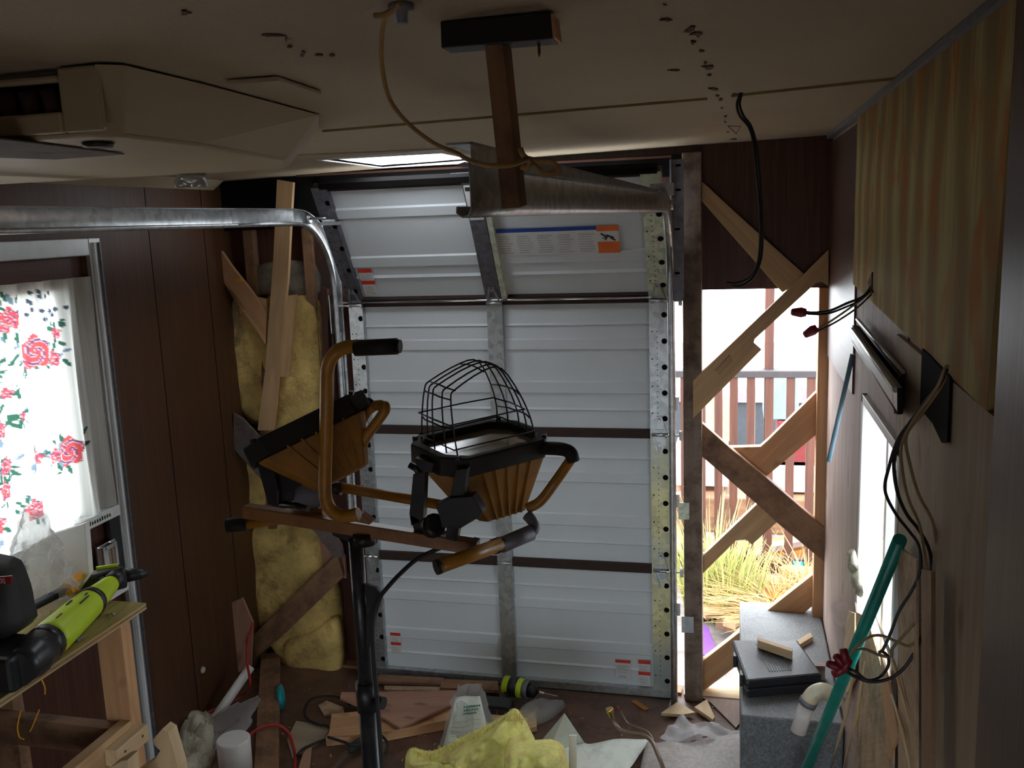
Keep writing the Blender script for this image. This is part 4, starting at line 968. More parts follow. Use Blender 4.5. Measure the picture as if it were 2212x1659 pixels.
# ================================================================ WORKBENCH
BZ = .92
e1 = PZ(315,1302,BZ); e0 = PZ(-120,1612,BZ); bx1 = e1.x; by1 = e1.y; by0 = .95
bn = thing('workbench', 'rough workbench with a plywood top and pine legs by the entrance door', 'workbench', ((bx1-2)/2, (by0+by1)/2, 0))
BX0 = XL+.06
B().box((BX0, by0, BZ-.018), (bx1, by1, BZ)).build('top', M['ply'], bn, bevel=.001)
for i in range(3): B().box((bx1-.0004, by0, BZ-.016+.0055*i), (bx1+.0008, by1, BZ-.0135+.0055*i)).build('ply_layer', M['ply_edge'] if i != 1 else M['pine_dark'], bn)
def leg(x, y, m_='pine_orange', w1=.038, w2=.075): 
    return B().box((x-w1, y-w2, 0), (x, y, BZ-.018)).build('leg', M[m_], bn, bevel=.002)
leg(bx1-.01, by1-.055, w1=.075, w2=.038); leg(BX0+.09, by1-.055, 'pine_dark', w1=.075, w2=.038)
leg(bx1-.01, by0+.12, w1=.075, w2=.038); leg(BX0+.09, by0+.12, w1=.075, w2=.038)
zr_ = .64
B().box((bx1-.045, by0+.05, zr_-.075), (bx1-.012, by1-.09, zr_)).build('side_rail', M['pine'], bn, bevel=.002)
B().box((BX0+.02, by1-.13, zr_-.08), (bx1-.05, by1-.092, zr_-.005)).build('cross_rail', M['pine_dark'], bn, bevel=.002)
B().box((bx1-.03, by1-.20, zr_-.06), (bx1+.022, by1-.075, zr_-.015)).build('cleat', M['pine_pale'], bn, bevel=.002)
sc_b = B()
for y in (.03, .1): sc_b.lathe((bx1+.022, by1-.20+y, zr_-.035), (1,0,0), [(0,.004),(.0015,.003)], 8)
sc_b.build('screw_heads', M['grime'], bn)
B().box((BX0+.02, by0+.5, .02), (BX0+.075, by0+.52, .62)).build('metal_upright', M['alu'], bn)
for k, (pts) in enumerate([[(90,1468),(97,1485),(97,1500)], [(45,1535),(38,1570),(42,1592),(52,1597)], [(85,1533),(72,1565),(65,1580)]]):
    wire([(x, y) for x, y in pts], by1-.35, .0014, 'string', 'orange_clamp', ['short yellow string below the bench top','curled yellow string under the bench','thin orange string hanging under the bench'][k], 'string', group='loose strings under the workbench')
# things on the bench
rs = thing('reciprocating_saw', 'lime green and black reciprocating saw lying on the workbench', 'power saw', tuple(PZ(170,1320,BZ)))
a0, a1 = PZ(88,1400,.965), PZ(232,1268,.955); ax = (a1-a0).normalized(); Ls = (a1-a0).length
B().lathe(a0, ax, [(0,.040),(.01,.044),(.03,.044)], 20).build('rear_ring', M['blackmetal'], rs)
B().lathe(a0+ax*.03, ax, [(0,.040),(.02,.043),(Ls*.35,.040),(Ls*.6,.037),(Ls*.78,.030),(Ls*.95,.024),(Ls,.020)], 22).build('body', M['lime'], rs)
B().lathe(a0+ax*Ls*.68, ax, [(0,.037),(.004,.040),(.022,.038),(.026,.034)], 20).build('rubber_band', M['blackmetal'], rs)
B().lathe(a0+ax*(Ls+.025), ax, [(0,.024),(.03,.027),(.05,.018),(.075,.014)], 12).build('blade_clamp', M['black'], rs)
r0 = PZ(20,1440,.96)
B().lathe(a0, -ax, [(0,.044),(.05,.046),(.08,.040),(.11,.038)], 20).build('motor_housing', M['blackmetal'], rs)
B().box(r0-V((.06,.05,.035)), r0+V((.05,.07,.045))).build('battery_pack', M['black'], rs, bevel=.01)
side = ax.cross(V((0,0,1))).normalized()
for (t, s_, l_) in [(.18,.2,.03),(.45,.5,.05),(.40,-.1,.03),(.58,.3,.012),(.85,.2,.02)]:
    c = a0+ax*Ls*t+(V((0,0,1))*math.cos(s_)+side*math.sin(s_))*.0415; B().bar(c, c+ax*l_, .004, .002, side).build('vent_slot', M['ink'], rs)
dr2 = thing('impact_driver', 'black cordless driver lying behind the lime green saw', 'power tool', tuple(PZ(200,1275,BZ)))
c = PZ(195,1262,BZ+.03)
B().bar(c-V((.02,.03,0)), c+V((.055,.07,.0)), .06, .05, (0,0,1)).build('body', M['blackmetal'], dr2, bevel=.01)
B().bar(c+V((.0,.03,.027)), c+V((.045,.06,.027)), .02, .006, (0,0,1)).build('lime_accent', M['lime'], dr2)
B().lathe(c+V((.055,.07,0)), (.6,.6,-.1), [(0,.02),(.04,.016),(.06,.008)], 12).build('nose', M['black'], dr2)
cl = thing('bar_clamp', 'orange and navy clamp lying across the saw', 'clamp', tuple(PZ(165,1275,BZ)))
B().bar(PZ(143,1268,1.0), PZ(176,1240,1.0), .022, .012, (0,1,0)).build('orange_jaw', M['orange_clamp'], cl, bevel=.002)
B().bar(PZ(150,1280,1.0), PZ(163,1272,.985), .016, .012, (0,1,0)).build('orange_pad', M['orange_clamp'], cl, bevel=.002)
B().bar(PZ(20,1335,.985), PZ(146,1272,.985), .026, .016, (0,1,0)).build('navy_bar', M['navy'], cl, bevel=.003)
pb = B(); bar_pts = [(128,1348),(134,1350),(144,1366),(150,1386),(146,1402),(128,1405),(108,1402),(80,1420),(40,1442),(-10,1470)]
Pb = spline([PZ(x, y, BZ+.012+(.03 if i < 1 else 0)) for i, (x, y) in enumerate(bar_pts)], 4)
for i in range(len(Pb)-1):
    pass
hw = .011; nb = len(Pb); pb.v = []
for i, p in enumerate(Pb):
    d = (Pb[min(i+1,nb-1)]-Pb[max(i-1,0)]).normalized(); s_ = d.cross(V((0,0,1))).normalized()*.003
    hgt = V((0,0,.022 if i < 16 else .014))
    pb.v += [p-s_, p+s_, p+s_+hgt, p-s_+hgt]
for i in range(nb-1):
    for j in range(4): k = (j+1)%4; pb.face([4*i+j, 4*i+k, 4*i+4+k, 4*i+4+j], None, False)
pb.face([0,1,2,3][::-1]); pb.face([4*nb-4+j for j in range(4)])
pb.build('pry_bar', M['redbar'], label='dark red curved pry bar lying along the bench edge', cat='pry bar')
for k, (x, y, dx, dy, mt, lab) in enumerate([(232,1330,10,-5,'chrome','silver screw nearest the corner of the bench top'),(244,1327,-8,8,'chrome','silver screw crossing the one at the bench corner'),(200,1341,8,-7,'chrome','small screw alone in the middle of the bench top'),(172,1331,20,-2,'blackmetal','green-grey bit just beside the saw body'),(165,1362,18,-3,'graymetal','grey flat washer-like bit right of the pry bar hook'),(166,1384,14,-6,'graymetal','short grey bit at the bend of the pry bar')]):
    p = PZ(x, y, BZ+.004); q = PZ(x+dx, y+dy, BZ+.004); b = B(); b.lathe(p, q-p, [(0,.0055),(.003,.0055),(.0035,.0028),((q-p).length,.0025)], 8)
    b.build('screw', M[mt], label=lab, cat='screw', group='loose screws and bits on the workbench')
# plastic bag and tote
bgp = [(60,1128),(92,1098),(118,1120),(140,1150),(150,1200),(140,1260),(110,1300),(60,1305),(32,1260),(40,1190)]
cbag = 1.86
def crumple(c, h, rad, seed, nu_=30, nv_=22, amp=.4):
    def fn(u, v):
        a = 2*math.pi*u; R_ = rad(v)
        q = V((math.cos(a)*1.3, math.sin(a)*1.3, v*3+seed))
        k = 1-amp*abs(noise.noise(q*1.6))*1.6+amp*.6*noise.noise(q*4)
        return V(c)+V((math.cos(a)*R_*k, math.sin(a)*R_*k*.45, h*v+.01*noise.noise(q*3)))
    return B().grid(fn, nu_, nv_, smooth=False)
bc = PY(95,1300,cbag); bh = PY(95,1100,cbag).z-BZ-.02
crumple((bc.x, cbag, BZ+.012), bh, lambda v: .030+.075*math.sin(math.pi*min(1, .25+v*.72))*(1-v*.35), 3).build('plastic_bag', M['film'], label='crumpled clear plastic bag standing on the workbench', cat='plastic bag')
B().prism([PY(x, y, 1.94) for x, y in [(120,1150),(183,1130),(192,1240),(150,1300),(60,1300),(60,1180)]], (0,.02,0)).build('white_package', M['white'], label='white flat package behind the clear plastic bag', cat='package', bevel=.003)
tt = thing('tool_bag', 'black tool bag with a red label at the left edge of the bench', 'tool bag', tuple(PY(0,1320,1.60)))
B().lump([PY(x, y, 1.65) for x, y in [(-70,1212),(30,1202),(60,1240),(75,1300),(70,1345),(-60,1400)]], (.03,-.10,0), 5, amp=.01).build('fabric_body', M['rubber'], tt)
lbp = [PY(x, y, 1.535) for x, y in [(-60,1250),(27,1243),(26,1260),(-60,1267)]]
lb = B().prism(lbp, (0,-.003,0)).build('red_label', M['redbar'], tt)
fc = bpy.data.curves.new('t', 'FONT'); fc.body = 'ROS'; fc.size = .016; fc.extrude = .0003; fo = bpy.data.objects.new('t', fc); C.objects.link(fo)
dg = bpy.context.evaluated_depsgraph_get(); me = bpy.data.meshes.new_from_object(fo.evaluated_get(dg)); bpy.data.objects.remove(fo)
lt = bpy.data.objects.new('label_lettering', me); C.objects.link(lt); me.materials.append(M['label_white']); lt.parent = lb
lt.location = PY(-14,1259,1.531)-wloc(lb); lt.rotation_euler = (math.pi/2, 0, 0)
# ================================================================ FLOOR THINGS
def flat(pts, z, t, mat, label, cat, name, bevel=.001, tilt=None, group=None):
    P_ = [PZ(x, y, z) for x, y in pts]
    if tilt: P_ = [p+V((0,0,h)) for p, h in zip(P_, tilt)]
    return B().prism(P_, (0,0,t)).build(name, M[mat], label=label, cat=cat, bevel=bevel, group=group)
flat([(738,1500),(985,1496),(992,1519),(864,1576),(818,1548),(735,1512)], .052, .010, 'ply_face', 'reddish plywood offcut lying on the plank by the tripod pole', 'plywood scrap', 'plywood_offcut')
flat([(712,1603),(718,1562),(820,1552),(1010,1532),(1020,1566),(830,1602),(705,1612)], .002, .038, 'pine_orange', 'knotty orange plank on the floor under the plywood offcut', 'board', 'plank')
B().bar(PZ(585,1418,.02), PZ(575,1690,.02), .082, .036, (1,0,0)).build('plank', M['pine_dark'], label='long brown plank lying along the floor left of the tripod', cat='board', bevel=.002)
for k, (pts, z, t, m_, lab) in enumerate([([(820,1462),(960,1470),(955,1482),(812,1478)], .014, .012, 'pine_dark','brown offcut against the left foot of the garage door'),
        ([(955,1473),(1075,1478),(1078,1498),(950,1492)], .014, .014, 'pine_dark','brown offcut under the centre stile of the garage door'),
        ([(830,1484),(985,1488),(985,1496),(830,1493)], .004, .008, 'splinter','thin splintered strip in front of the door foot'),
        ([(1060,1550),(1158,1540),(1160,1580),(1065,1600)], .004, .02, 'pine_pale','tan offcut behind the yellow insulation heap'),
        ([(640,1560),(715,1572),(700,1600),(632,1640),(620,1600)], .003, .006, 'weather','dusty hardboard piece left of the orange plank'),
        ([(655,1632),(675,1607),(668,1680),(640,1680)], .004, .01, 'ply_face','narrow reddish wedge at the lower edge near the red cord'),
        ([(1428,1546),(1464,1521),(1502,1545),(1475,1550)], .012, .012, 'pine_pale','larger pale triangular offcut at the foot of the door track'),
        ([(1500,1534),(1527,1517),(1544,1556),(1540,1562)], .012, .014, 'pine_pale','smaller pale triangular offcut right of the door track'),
        ([(1364,1516),(1374,1513),(1402,1532),(1392,1535)], .002, .004, 'lumber','orange wood chip in the middle of the floor'),
        ([(1516,1508),(1600,1452),(1602,1560),(1590,1575),(1535,1520)], .002, .006, 'pinkply','pale slab standing in for the daylight spill on the floor'),  # daylight spilling onto the floor, put in as a pale slab
        ([(688,1528),(706,1518),(742,1532),(745,1546),(700,1548)], .002, .010, 'splinter','small splintered chip inside the black cord loop')]):
    flat(pts, z, t, m_, lab, 'offcut', 'wood_offcut', group='wood offcuts on the floor')
# leaning scraps in the left corner
B().prism([PY(x, y, 3.20) for x, y in [(466,1326),(480,1312),(523,1292),(546,1345),(542,1440),(478,1470),(470,1400)]], (0,.010,0)).build('plywood_offcut', M['ply_face'], label='pink plywood offcut leaning in the back left corner', cat='plywood scrap')
B().tube([PY(541,1440,3.05), PZ(458,1562,.02)], .0185, 16).build('white_tube', M['white'], label='white plastic tube leaning in the back left corner', cat='tube')
rc = thing('red_cord', 'red extension cord winding over the plank and the floor at the left', 'cord', tuple(PZ(540,1450,0)))
B().tube([PY(546,1345,3.1), PY(536,1385,3.08), PY(534,1430,3.02), PY(540,1475,2.95)]+[PZ(x, y, z) for x, y, z in [(528,1500,.06),(480,1525,.05),(430,1548,.04),(396,1568,.02),(384,1598,.02),(392,1640,.02),(405,1690,.01)]], .0052, 8, sub=5).build('cable', M['redcord'], rc)
B().tube([PZ(x, y, z) for x, y, z in [(522,1618,.03),(538,1590,.05),(562,1572,.055),(598,1566,.055),(622,1582,.03),(634,1615,.012),(638,1650,.012),(632,1690,.012)]], .0052, 8, sub=5).build('cable', M['redcord'], rc)
B().tube([PZ(x, y, .02) for x, y in [(757,1522),(730,1506),(700,1504),(672,1510),(658,1532),(663,1552),(685,1564),(706,1568),(716,1580),(708,1594),(680,1606),(655,1618),(642,1632)]], .0052, 8, sub=5).build('black_cable', M['rubber'], label='black cable looping on the floor left of the tripod pole', cat='cable')
B().tube([PZ(x, y, .046) for x, y in [(708,1592),(740,1602),(765,1610),(790,1600),(808,1581),(825,1590),(837,1606),(832,1626),(815,1634)]], .0052, 8, sub=5).build('black_cable', M['rubber'], label='black cable running behind the tripod pole over the orange plank', cat='cable')
b = B(); b.bar(PZ(700,1680,.02), PZ(752,1622,.03), .012, .012, (0,0,1)); ch = thing('long_screwdriver', 'long steel-shafted tool lying at the foot of the tripod pole', 'hand tool', tuple(PZ(720,1650,0)))
b.build('shaft', M['chrome'], ch); B().lathe(PZ(752,1622,.03), PZ(785,1600,.03)-PZ(752,1622,.03), [(0,.012),(.02,.018),(.07,.018),(.09,.010)], 12).build('handle', M['rubber'], ch)
B().lump([PZ(x, y, .005) for x, y in [(595,1520),(608,1495),(616,1505),(617,1522),(606,1535)]], (0,0,.06), 2, amp=.002).build('teal_ball', M['teal'], label='teal plastic ball half hidden behind the brown plank', cat='ball')
# translucent bags
b = B()
def bagf(pts4, bulge, seed, ridge=.03):
    a_, b_, c_, d_ = pts4
    return lambda u, v: a_.lerp(b_, u).lerp(d_.lerp(c_, u), v)+V((0,-bulge*math.sin(math.pi*u)*math.sin(math.pi*min(1,v+.1)),0))+V((1,1,.6))*(.014*noise.noise(V((u*6, v*6, seed)))+ridge*(.5-abs(noise.noise(V((u*3.3, v*3.3, seed+4)))*2)))
b.grid(bagf([PY(462,1612,2.72), PY(520,1612,2.72), PY(560,1500,2.9), PY(440,1548,2.9)], .06, 3), 18, 18); b.build('clear_bag', M['bag'], label='small clear bag standing above the white roll', cat='plastic bag')
rl = PY(487,1612,2.55); b = B(); b.lathe((rl.x, 2.6, .0), (0,0,1), [(0,.055),(rl.z-.004,.057),(rl.z,.053)], 26); b.build('white_roll', M['white'], label='white cylindrical container at the bottom edge left of the plank', cat='container')
B().lump([PZ(x, y, .0) for x, y in [(388,1600),(400,1570),(450,1555),(470,1590),(455,1660),(420,1700),(390,1690)]], (0,0,.07), 6, rings=14, amp=.045, fr=22).build('insulation_scrap', M['insul_white'], label='dusty cream insulation scrap in the left corner of the floor', cat='insulation')
jg = [(337,1605),(348,1575),(362,1582),(386,1660),(400,1720),(330,1720),(335,1650),(346,1625),(341,1612)]
B().prism([PY(x, y, 1.75) for x, y in [(330,1598),(350,1575),(363,1583),(385,1659),(470,2300),(270,2300),(290,1670),(335,1640),(346,1622),(332,1607)]], (0,.035,0)).build('broken_board', M['pine_pale'], label='pale broken board standing beside the bench leg', cat='board')
B().prism([PY(x, y, 1.62) for x, y in [(236,1660),(262,1644),(275,1642),(280,1720),(300,2400),(200,2400),(225,1720)]], (0,.04,0)).build('broken_board', M['pine_pale'], label='short pale stub in front of the bench leg at the lower edge', cat='board')
# printed bag with paper
pb_ = thing('printed_bag', 'clear bag holding a white sheet with green print', 'plastic bag', tuple(PZ(1010,1600,0)))
q4 = [PY(945,1618,2.78), PY(1078,1600,2.78), PY(1040,1476,2.95), PY(986,1480,2.95)]
B().grid(bagf(q4, .015, 5, .006), 16, 16).build('bag_film', M['film'], pb_)
B().grid(lambda u, v: q4[0].lerp(q4[1], .1+.8*u).lerp(q4[3].lerp(q4[2], .1+.8*u), v*.82)+V((0,-.012+.006*math.sin(u*5),0)), 8, 8).build('paper_sheet', M['paper'], pb_, solid=.001)
gr = B(); gm_ = plain('green_print', (.03, .22, .12), .6)
def pp(u, v): return q4[0].lerp(q4[1], u).lerp(q4[3].lerp(q4[2], u), v)+V((0,-.021,0))
random.seed(3)
for r_ in range(3):
    for i in range(7-r_):
        u = .42+i*.065; v = .66-r_*.055; h = .018 if r_ == 0 else .010
        gr.bar(pp(u, v), pp(u+.03, v+h*random.uniform(.6, 1.6)), .006 if r_ == 0 else .004, .0006, (1,0,.3)); gr.bar(pp(u+.02, v+h), pp(u+.045, v), .004, .0006, (1,0,.3))
gr.build('green_lettering', gm_, pb_)
gl = B()
for r_ in range(5): gl.tube([pp(.2+.1*i, .12+.08*r_+.015*math.sin(i+r_)) for i in range(7)], .0007, 5)
gl.build('map_lines', M['label_gray'], pb_)
# drill
dl = thing('cordless_drill', 'lime and black cordless drill lying at the foot of the garage door', 'power drill', tuple(PZ(1100,1520,0)))
d0, d1 = PZ(1088,1478,.07), PZ(1150,1492,.065); da = (d1-d0).normalized()
B().lathe(d0, da, [(0,.022),(.004,.035),(.05,.039),(.085,.036)], 18).build('motor_body', M['lime'], dl)
B().lathe(d0+da*.030, da, [(0,.0395),(.02,.0405),(.035,.0395)], 18).build('grip_band', M['blackmetal'], dl)
B().lathe(d0+da*.085, da, [(0,.034),(.022,.033)], 18).build('clutch_ring', M['graymetal'], dl)
B().lathe(d0+da*.107, da, [(0,.029),(.025,.026),(.035,.012)], 16).build('chuck', M['black'], dl)
B().lathe(d0+da*.142, da, [(0,.006),(.03,.005),(.03,.003),(.085,.002)], 8).build('drill_bit', M['chrome'], dl)
h0 = d0+da*.025+V((0,-.01,-.02)); h1 = PZ(1078,1530,.03)
B().tube([h0, (h0+h1)/2, h1], .017, 12).build('handle', M['blackmetal'], dl)
B().box(h1-V((.058,.038,.028)), h1+V((.052,.035,.018))).build('battery_pack', M['black'], dl, bevel=.006)
B().box(h1+V((-.055,-.036,.019)), h1+V((.050,.034,.030))).build('battery_foot', M['blackmetal'], dl, bevel=.004)
B().box(h1+V((-.030,-.0395,-.020)), h1+V((-.027,-.038,.012))).build('red_line', M['redcord'], dl)
B().box(h1+V((0,-.0395,-.020)), h1+V((.003,-.038,.012))).build('red_line', M['redcord'], dl)
b = B(); b.lump([PZ(x, y, .002) for x, y in [(1120,1540),(1150,1525),(1215,1520),(1218,1530),(1180,1560),(1130,1570)]], (0,0,.035), 3, amp=.02, fr=30); b.build('clear_packaging', M['film'], label='clear plastic packaging beside the drill chuck', cat='plastic')
# yellow insulation heap
ip = [(878,1632),(893,1614),(930,1622),(965,1610),(1000,1590),(1040,1572),(1080,1550),(1112,1530),(1128,1545),(1142,1572),(1160,1612),(1175,1700),(1100,1740),(950,1740),(885,1700)]
B().lump([PY(x, y, 2.62) for x, y in ip], (0,-.12,.02), 21, rings=22, amp=.045, fr=17).build('insulation_heap', M['insul_lt'], label='larger bright yellow fibreglass heap at the bottom edge', cat='insulation')
B().lump([PY(x, y, 2.50) for x, y in [(1098,1596),(1130,1600),(1165,1598),(1200,1600),(1222,1625),(1225,1720),(1110,1740),(1095,1660)]], (0,-.10,.02), 22, rings=18, amp=.04, fr=19).build('insulation_heap', M['insul_lt'], label='smaller fibreglass wad right of the larger heap', cat='insulation')
tf = B()
for k in range(320):
    t = random.random()*6.999; i = int(t); f_ = t-i; a_ = ip[1+i]; c_ = ip[2+i]
    p = PY(a_[0]+(c_[0]-a_[0])*f_, a_[1]+(c_[1]-a_[1])*f_+random.uniform(0,14), 2.62-random.uniform(0,.08))
    p += V((0,0,-.006)); l_ = random.uniform(.004,.016); a_2 = random.uniform(-1.4,1.4); tf.tube([p-V((0,0,.01)), p+V((math.sin(a_2)*l_*.6, random.uniform(-.01,.01), l_*.4)), p+V((math.sin(a_2)*l_*1.5, random.uniform(-.01,.01), math.cos(a_2)*l_))], lambda t: .0014*(1-t)+.0003, 4)
tf.build('loose_fibres', M['insul_lt'], label='tufts of loose fibreglass along the top of the larger heap', cat='insulation', kind='stuff')
# white paper sheet and stick
P4 = [PZ(1150,1640,.01), PZ(1405,1606,.005), PZ(1340,1700,.0), PZ(1100,1720,.02)]
def sheet_fn(u, v):
    p = P4[0].lerp(P4[1], u).lerp(P4[3].lerp(P4[2], u), v); return p+V((0,0,.014+.02*math.sin(u*3.1)*(1-v)+.015*noise.noise(V((u*3, v*3, 0)))+.003))
B().grid(sheet_fn, 16, 10).build('paper_sheet', M['paper'], label='large white sheet lying in the middle of the floor', cat='paper', solid=.0015)
tri_ = [PZ(1172,1598,.02), PY(1219,1542,2.9), PZ(1262,1606,.03), PZ(1300,1620,.02), PZ(1180,1640,.02)]
B().prism(tri_, (0,.002,.002)).build('paper_corner', M['paper'], label='upturned pointed corner of white sheet above the insulation heap', cat='paper')
B().prism([PY(x, y, 2.60) for x, y in [(1229,1589),(1245,1589),(1246,1720),(1228,1720)]], (0,.006,0)).build('white_stick', M['white'], label='flat white stick standing in front of the white sheet', cat='stick')
# fuel line with brass fitting
fl = thing('metal_line', 'bent metal line with a brass fitting rising from the floor', 'metal pipe', tuple(PZ(1400,1620,0)))
B().tube([PY(x, y, d) for x, y, d in [(1320,1545,2.70),(1327,1560,2.70),(1338,1575,2.69),(1360,1583,2.67),(1388,1588,2.65),(1408,1602,2.62),(1420,1628,2.58),(1432,1659,2.54),(1445,1720,2.48)]], .0065, 10, sub=5).build('pipe', M['steelpipe'], fl)
B().lathe(PY(1316,1530,2.70), PY(1321,1548,2.70)-PY(1316,1530,2.70), [(0,.012),(.012,.0125),(.013,.009),(.03,.008)], 12).build('brass_nut', M['brass'], fl)
B().tube([PY(x, y, d) for x, y, d in [(1341,1535,2.75),(1347,1548,2.75),(1356,1562,2.74),(1375,1570,2.72),(1395,1578,2.70),(1405,1588,2.68),(1412,1600,2.66)]], .0028, 8, sub=5).build('thin_pipe', M['steelpipe'], fl)
B().lathe(PY(1333,1525,2.75), PY(1341,1537,2.75)-PY(1333,1525,2.75), [(0,.003),(.016,.005)], 8).build('red_cap', M['nutred'], fl)
# grey sheets at the lower right
g4 = [PZ(1398,1610,.02), PZ(1690,1598,.02), PZ(1740,1760,.02), PZ(1360,1760,.02)]
def vf(u, v):
    uu_ = u+ (.03*noise.noise(V((v*7, 3, 0))) if u > .9 else 0)
    return g4[0].lerp(g4[1], uu_).lerp(g4[3].lerp(g4[2], uu_), v+(.035*noise.noise(V((u*9, 1, 0))) if v < .05 else 0))+V((0,0,.025*noise.noise(V((u*2.2, v*2, 4)))+.012))
B().grid(vf, 26, 16).build('vinyl_sheet', M['vinyl'], label='torn speckled grey floor sheet at the lower right', cat='floor sheet', solid=.003)
g5 = [PZ(1425,1600,.03), PZ(1660,1606,.03), PZ(1560,1572,.03), PZ(1462,1558,.04)]
B().grid(lambda u, v: g5[0].lerp(g5[1], u).lerp(g5[3].lerp(g5[2], u), v)+V((0,0,.03*noise.noise(V((u*4, v*3, 9)))+.01)), 14, 10).build('plastic_sheet', M['bag'], label='crumpled translucent plastic sheet behind the speckled floor sheet', cat='plastic')
# grey chest, tool case, offcuts, elbow pipe
CZ = .20
k0 = PY(1600,1545,2.66)
chx = k0.x; 
cb_ = B().box((chx, 2.66, 0), (XR-.004, 3.52, k0.z)); CZ = k0.z
cb_.build('grey_chest', M['stone'], label='grey speckled block sitting half out through the right opening', cat='chest', bevel=.006)
tc = thing('tool_case', 'black plastic tool case lying on the grey block', 'tool case', tuple(PZ(1680,1450,CZ)))
th = .03
T4 = [PZ(1609,1503,CZ+.001), PZ(1757,1506,CZ+.001), PZ(1690,1392,CZ+.001), PZ(1583,1405,CZ+.001)]
T4 = [PZ(1612,1510,CZ+.001), PZ(1775,1495,CZ+.001), PZ(1722,1418,CZ+.001), PZ(1580,1418,CZ+.001)]
cc = sum(T4, V((0,0,0)))/4
B().prism([cc+(p-cc)*.97 for p in T4], (0,0,th)).build('lower_shell', M['case'], tc, bevel=.006)
B().prism([p+V((0,0,th+.002)) for p in T4], (0,0,th)).build('lid', M['case'], tc, bevel=.008)
for i in range(9):
    t = .35+.035*i; a_ = T4[0].lerp(T4[1], t); c_ = T4[3].lerp(T4[2], t)
    B().bar(a_.lerp(c_, .15)+V((0,0,2*th+.003)), a_.lerp(c_, .9)+V((0,0,2*th+.003)), .003, .002, (1,0,0)).build('lid_rib', M['case'], tc)
for t in (.25, .7):
    p = T4[0].lerp(T4[3], t); B().box(p+V((-.008,-.018,.012)), p+V((.004,.018,.052))).build('latch', M['case'], tc, bevel=.002)
tz = CZ+2*th+.006
B().prism([PZ(x, y, tz) for x, y in [(1636,1392),(1712,1418),(1711,1425),(1637,1400)]], (0,0,.028)).build('wood_block', M['pine_pale'], label='pale wood block lying on top of the black tool case', cat='wood block', bevel=.001)
B().prism([PZ(x, y, CZ+.001) for x, y in [(1710,1400),(1750,1376),(1756,1385),(1716,1410)]], (0,0,.018)).build('wood_block', M['pine_pale'], label='tan wood strip behind the tool case on the grey block', cat='wood block', bevel=.001)
B().prism([PZ(x, y, CZ+.001) for x, y in [(1758,1470),(1782,1470),(1782,1462),(1760,1461)]], (0,0,.05)).build('wood_block', M['pinkply'], label='small upright block between the tool case and the right wall', cat='wood block')
el = thing('elbow_pipe', 'cream plastic elbow pipe standing out of the right wall corner', 'pipe', tuple(PY(1770,1500,2.35)))
B().tube([PY(x, y, 2.36) for x, y in [(1812,1518),(1795,1500),(1775,1492),(1757,1500),(1746,1516)]], .021, 16, sub=5).build('elbow', M['pvc'], el)
B().tube([PY(x, y, 2.36) for x, y in [(1748,1512),(1743,1522)]], .0235, 16).build('rim_ring', M['graymetal'], el)
B().tube([PY(x, y, 2.36) for x, y in [(1743,1522),(1724,1580)]], .0205, 16).build('straight_pipe', M['pvc_white'], el)
# ================================================================ OUTSIDE
GZ = -.05
B().box((-9, YB+.10, GZ-.1), (9, 14, GZ)).build('ground', M['ground'], kind='structure')
B().box((-9, -10, GZ-.1), (9, -6, GZ)).build('ground', M['grayboard'], kind='structure'); B().box((XL-.10, -6, GZ-.1), (XR+.10, -.9, GZ)).build('ground', M['grayboard'], kind='structure'); B().box((-9, -6, GZ-.1), (XL-.10, YB+.10, GZ)).build('ground', M['ground'], kind='structure'); B().box((XR+.10, -6, GZ-.1), (9, YB+.10, GZ)).build('ground', M['ground'], kind='structure')
fn = thing('deck_railing', 'reddish wooden railing with square balusters seen through the opening', 'railing', (1.0, 4.7, GZ))
FY = 4.7
p1 = PY(1500,800,FY); p2 = PY(1790,812,FY); zt2 = p1.z
B().box((-.6, FY-.02, zt2-.035), (2.0, FY+.07, zt2)).build('handrail', M['rail_gray'], fn, bevel=.004)
B().box((-.6, FY+.0, .02), (2.0, FY+.035, .10)).build('bottom_rail', M['redwood'], fn)
xs = [PY(x, 860, FY).x for x in (1515,1552,1585,1622,1662,1708,1752,1790)]
dxs = xs[3]-xs[2]
for x in [xs[0]-dxs*2, xs[0]-dxs]+xs+[xs[-1]+dxs*i for i in range(1, 8)]:
    B().box((x-.02, FY-.012, -.04), (x+.02, FY+.03, zt2-.035)).build('baluster', M['redwood'], fn, bevel=.002)
x = PY(1663,700,FY).x
B().box((x-.022, FY+.03, GZ), (x+.022, FY+.07, 2.4)).build('tall_post', M['redwood'], fn)
sd = thing('neighbour_shed', 'blue-grey sided wall standing behind the railing', 'shed', (1.0, 7.2, GZ))
hzs = PY(1640,835,7.2).z
for i in range(9): 
    x0 = -1.2+i*.45; B().box((x0, 7.2, GZ), (x0+.43, 7.26, hzs-.12)).build('siding_panel', M['siding'] if i not in (5, 7) else M['pinkwall'], sd)
B().box((-1.2, 7.17, hzs-.12), (3.0, 7.28, hzs)).build('top_band', M['pinkwall'], sd)
for k, (px_, py_, ww, hh, m_, lab) in enumerate([(1688,850,.10,.16,'blue_rod','pale blue bin behind the railing, high right'),(1740,960,.16,.14,'redwall','red crate behind the railing at the right'),(1735,1030,.2,.10,'white','white tub behind the railing at the right'),(1515,1010,.16,.12,'white','white tub behind the railing at the left'),(1530,905,.13,.14,'pine_pale','tan box behind the railing at the left')]):
    c = PY(px_, py_, 5.6); B().box((c.x-ww, 5.6, c.z-hh), (c.x+ww, 5.9, c.z+hh)).build('yard_box', M[m_], label=lab, cat='box', bevel=.01)
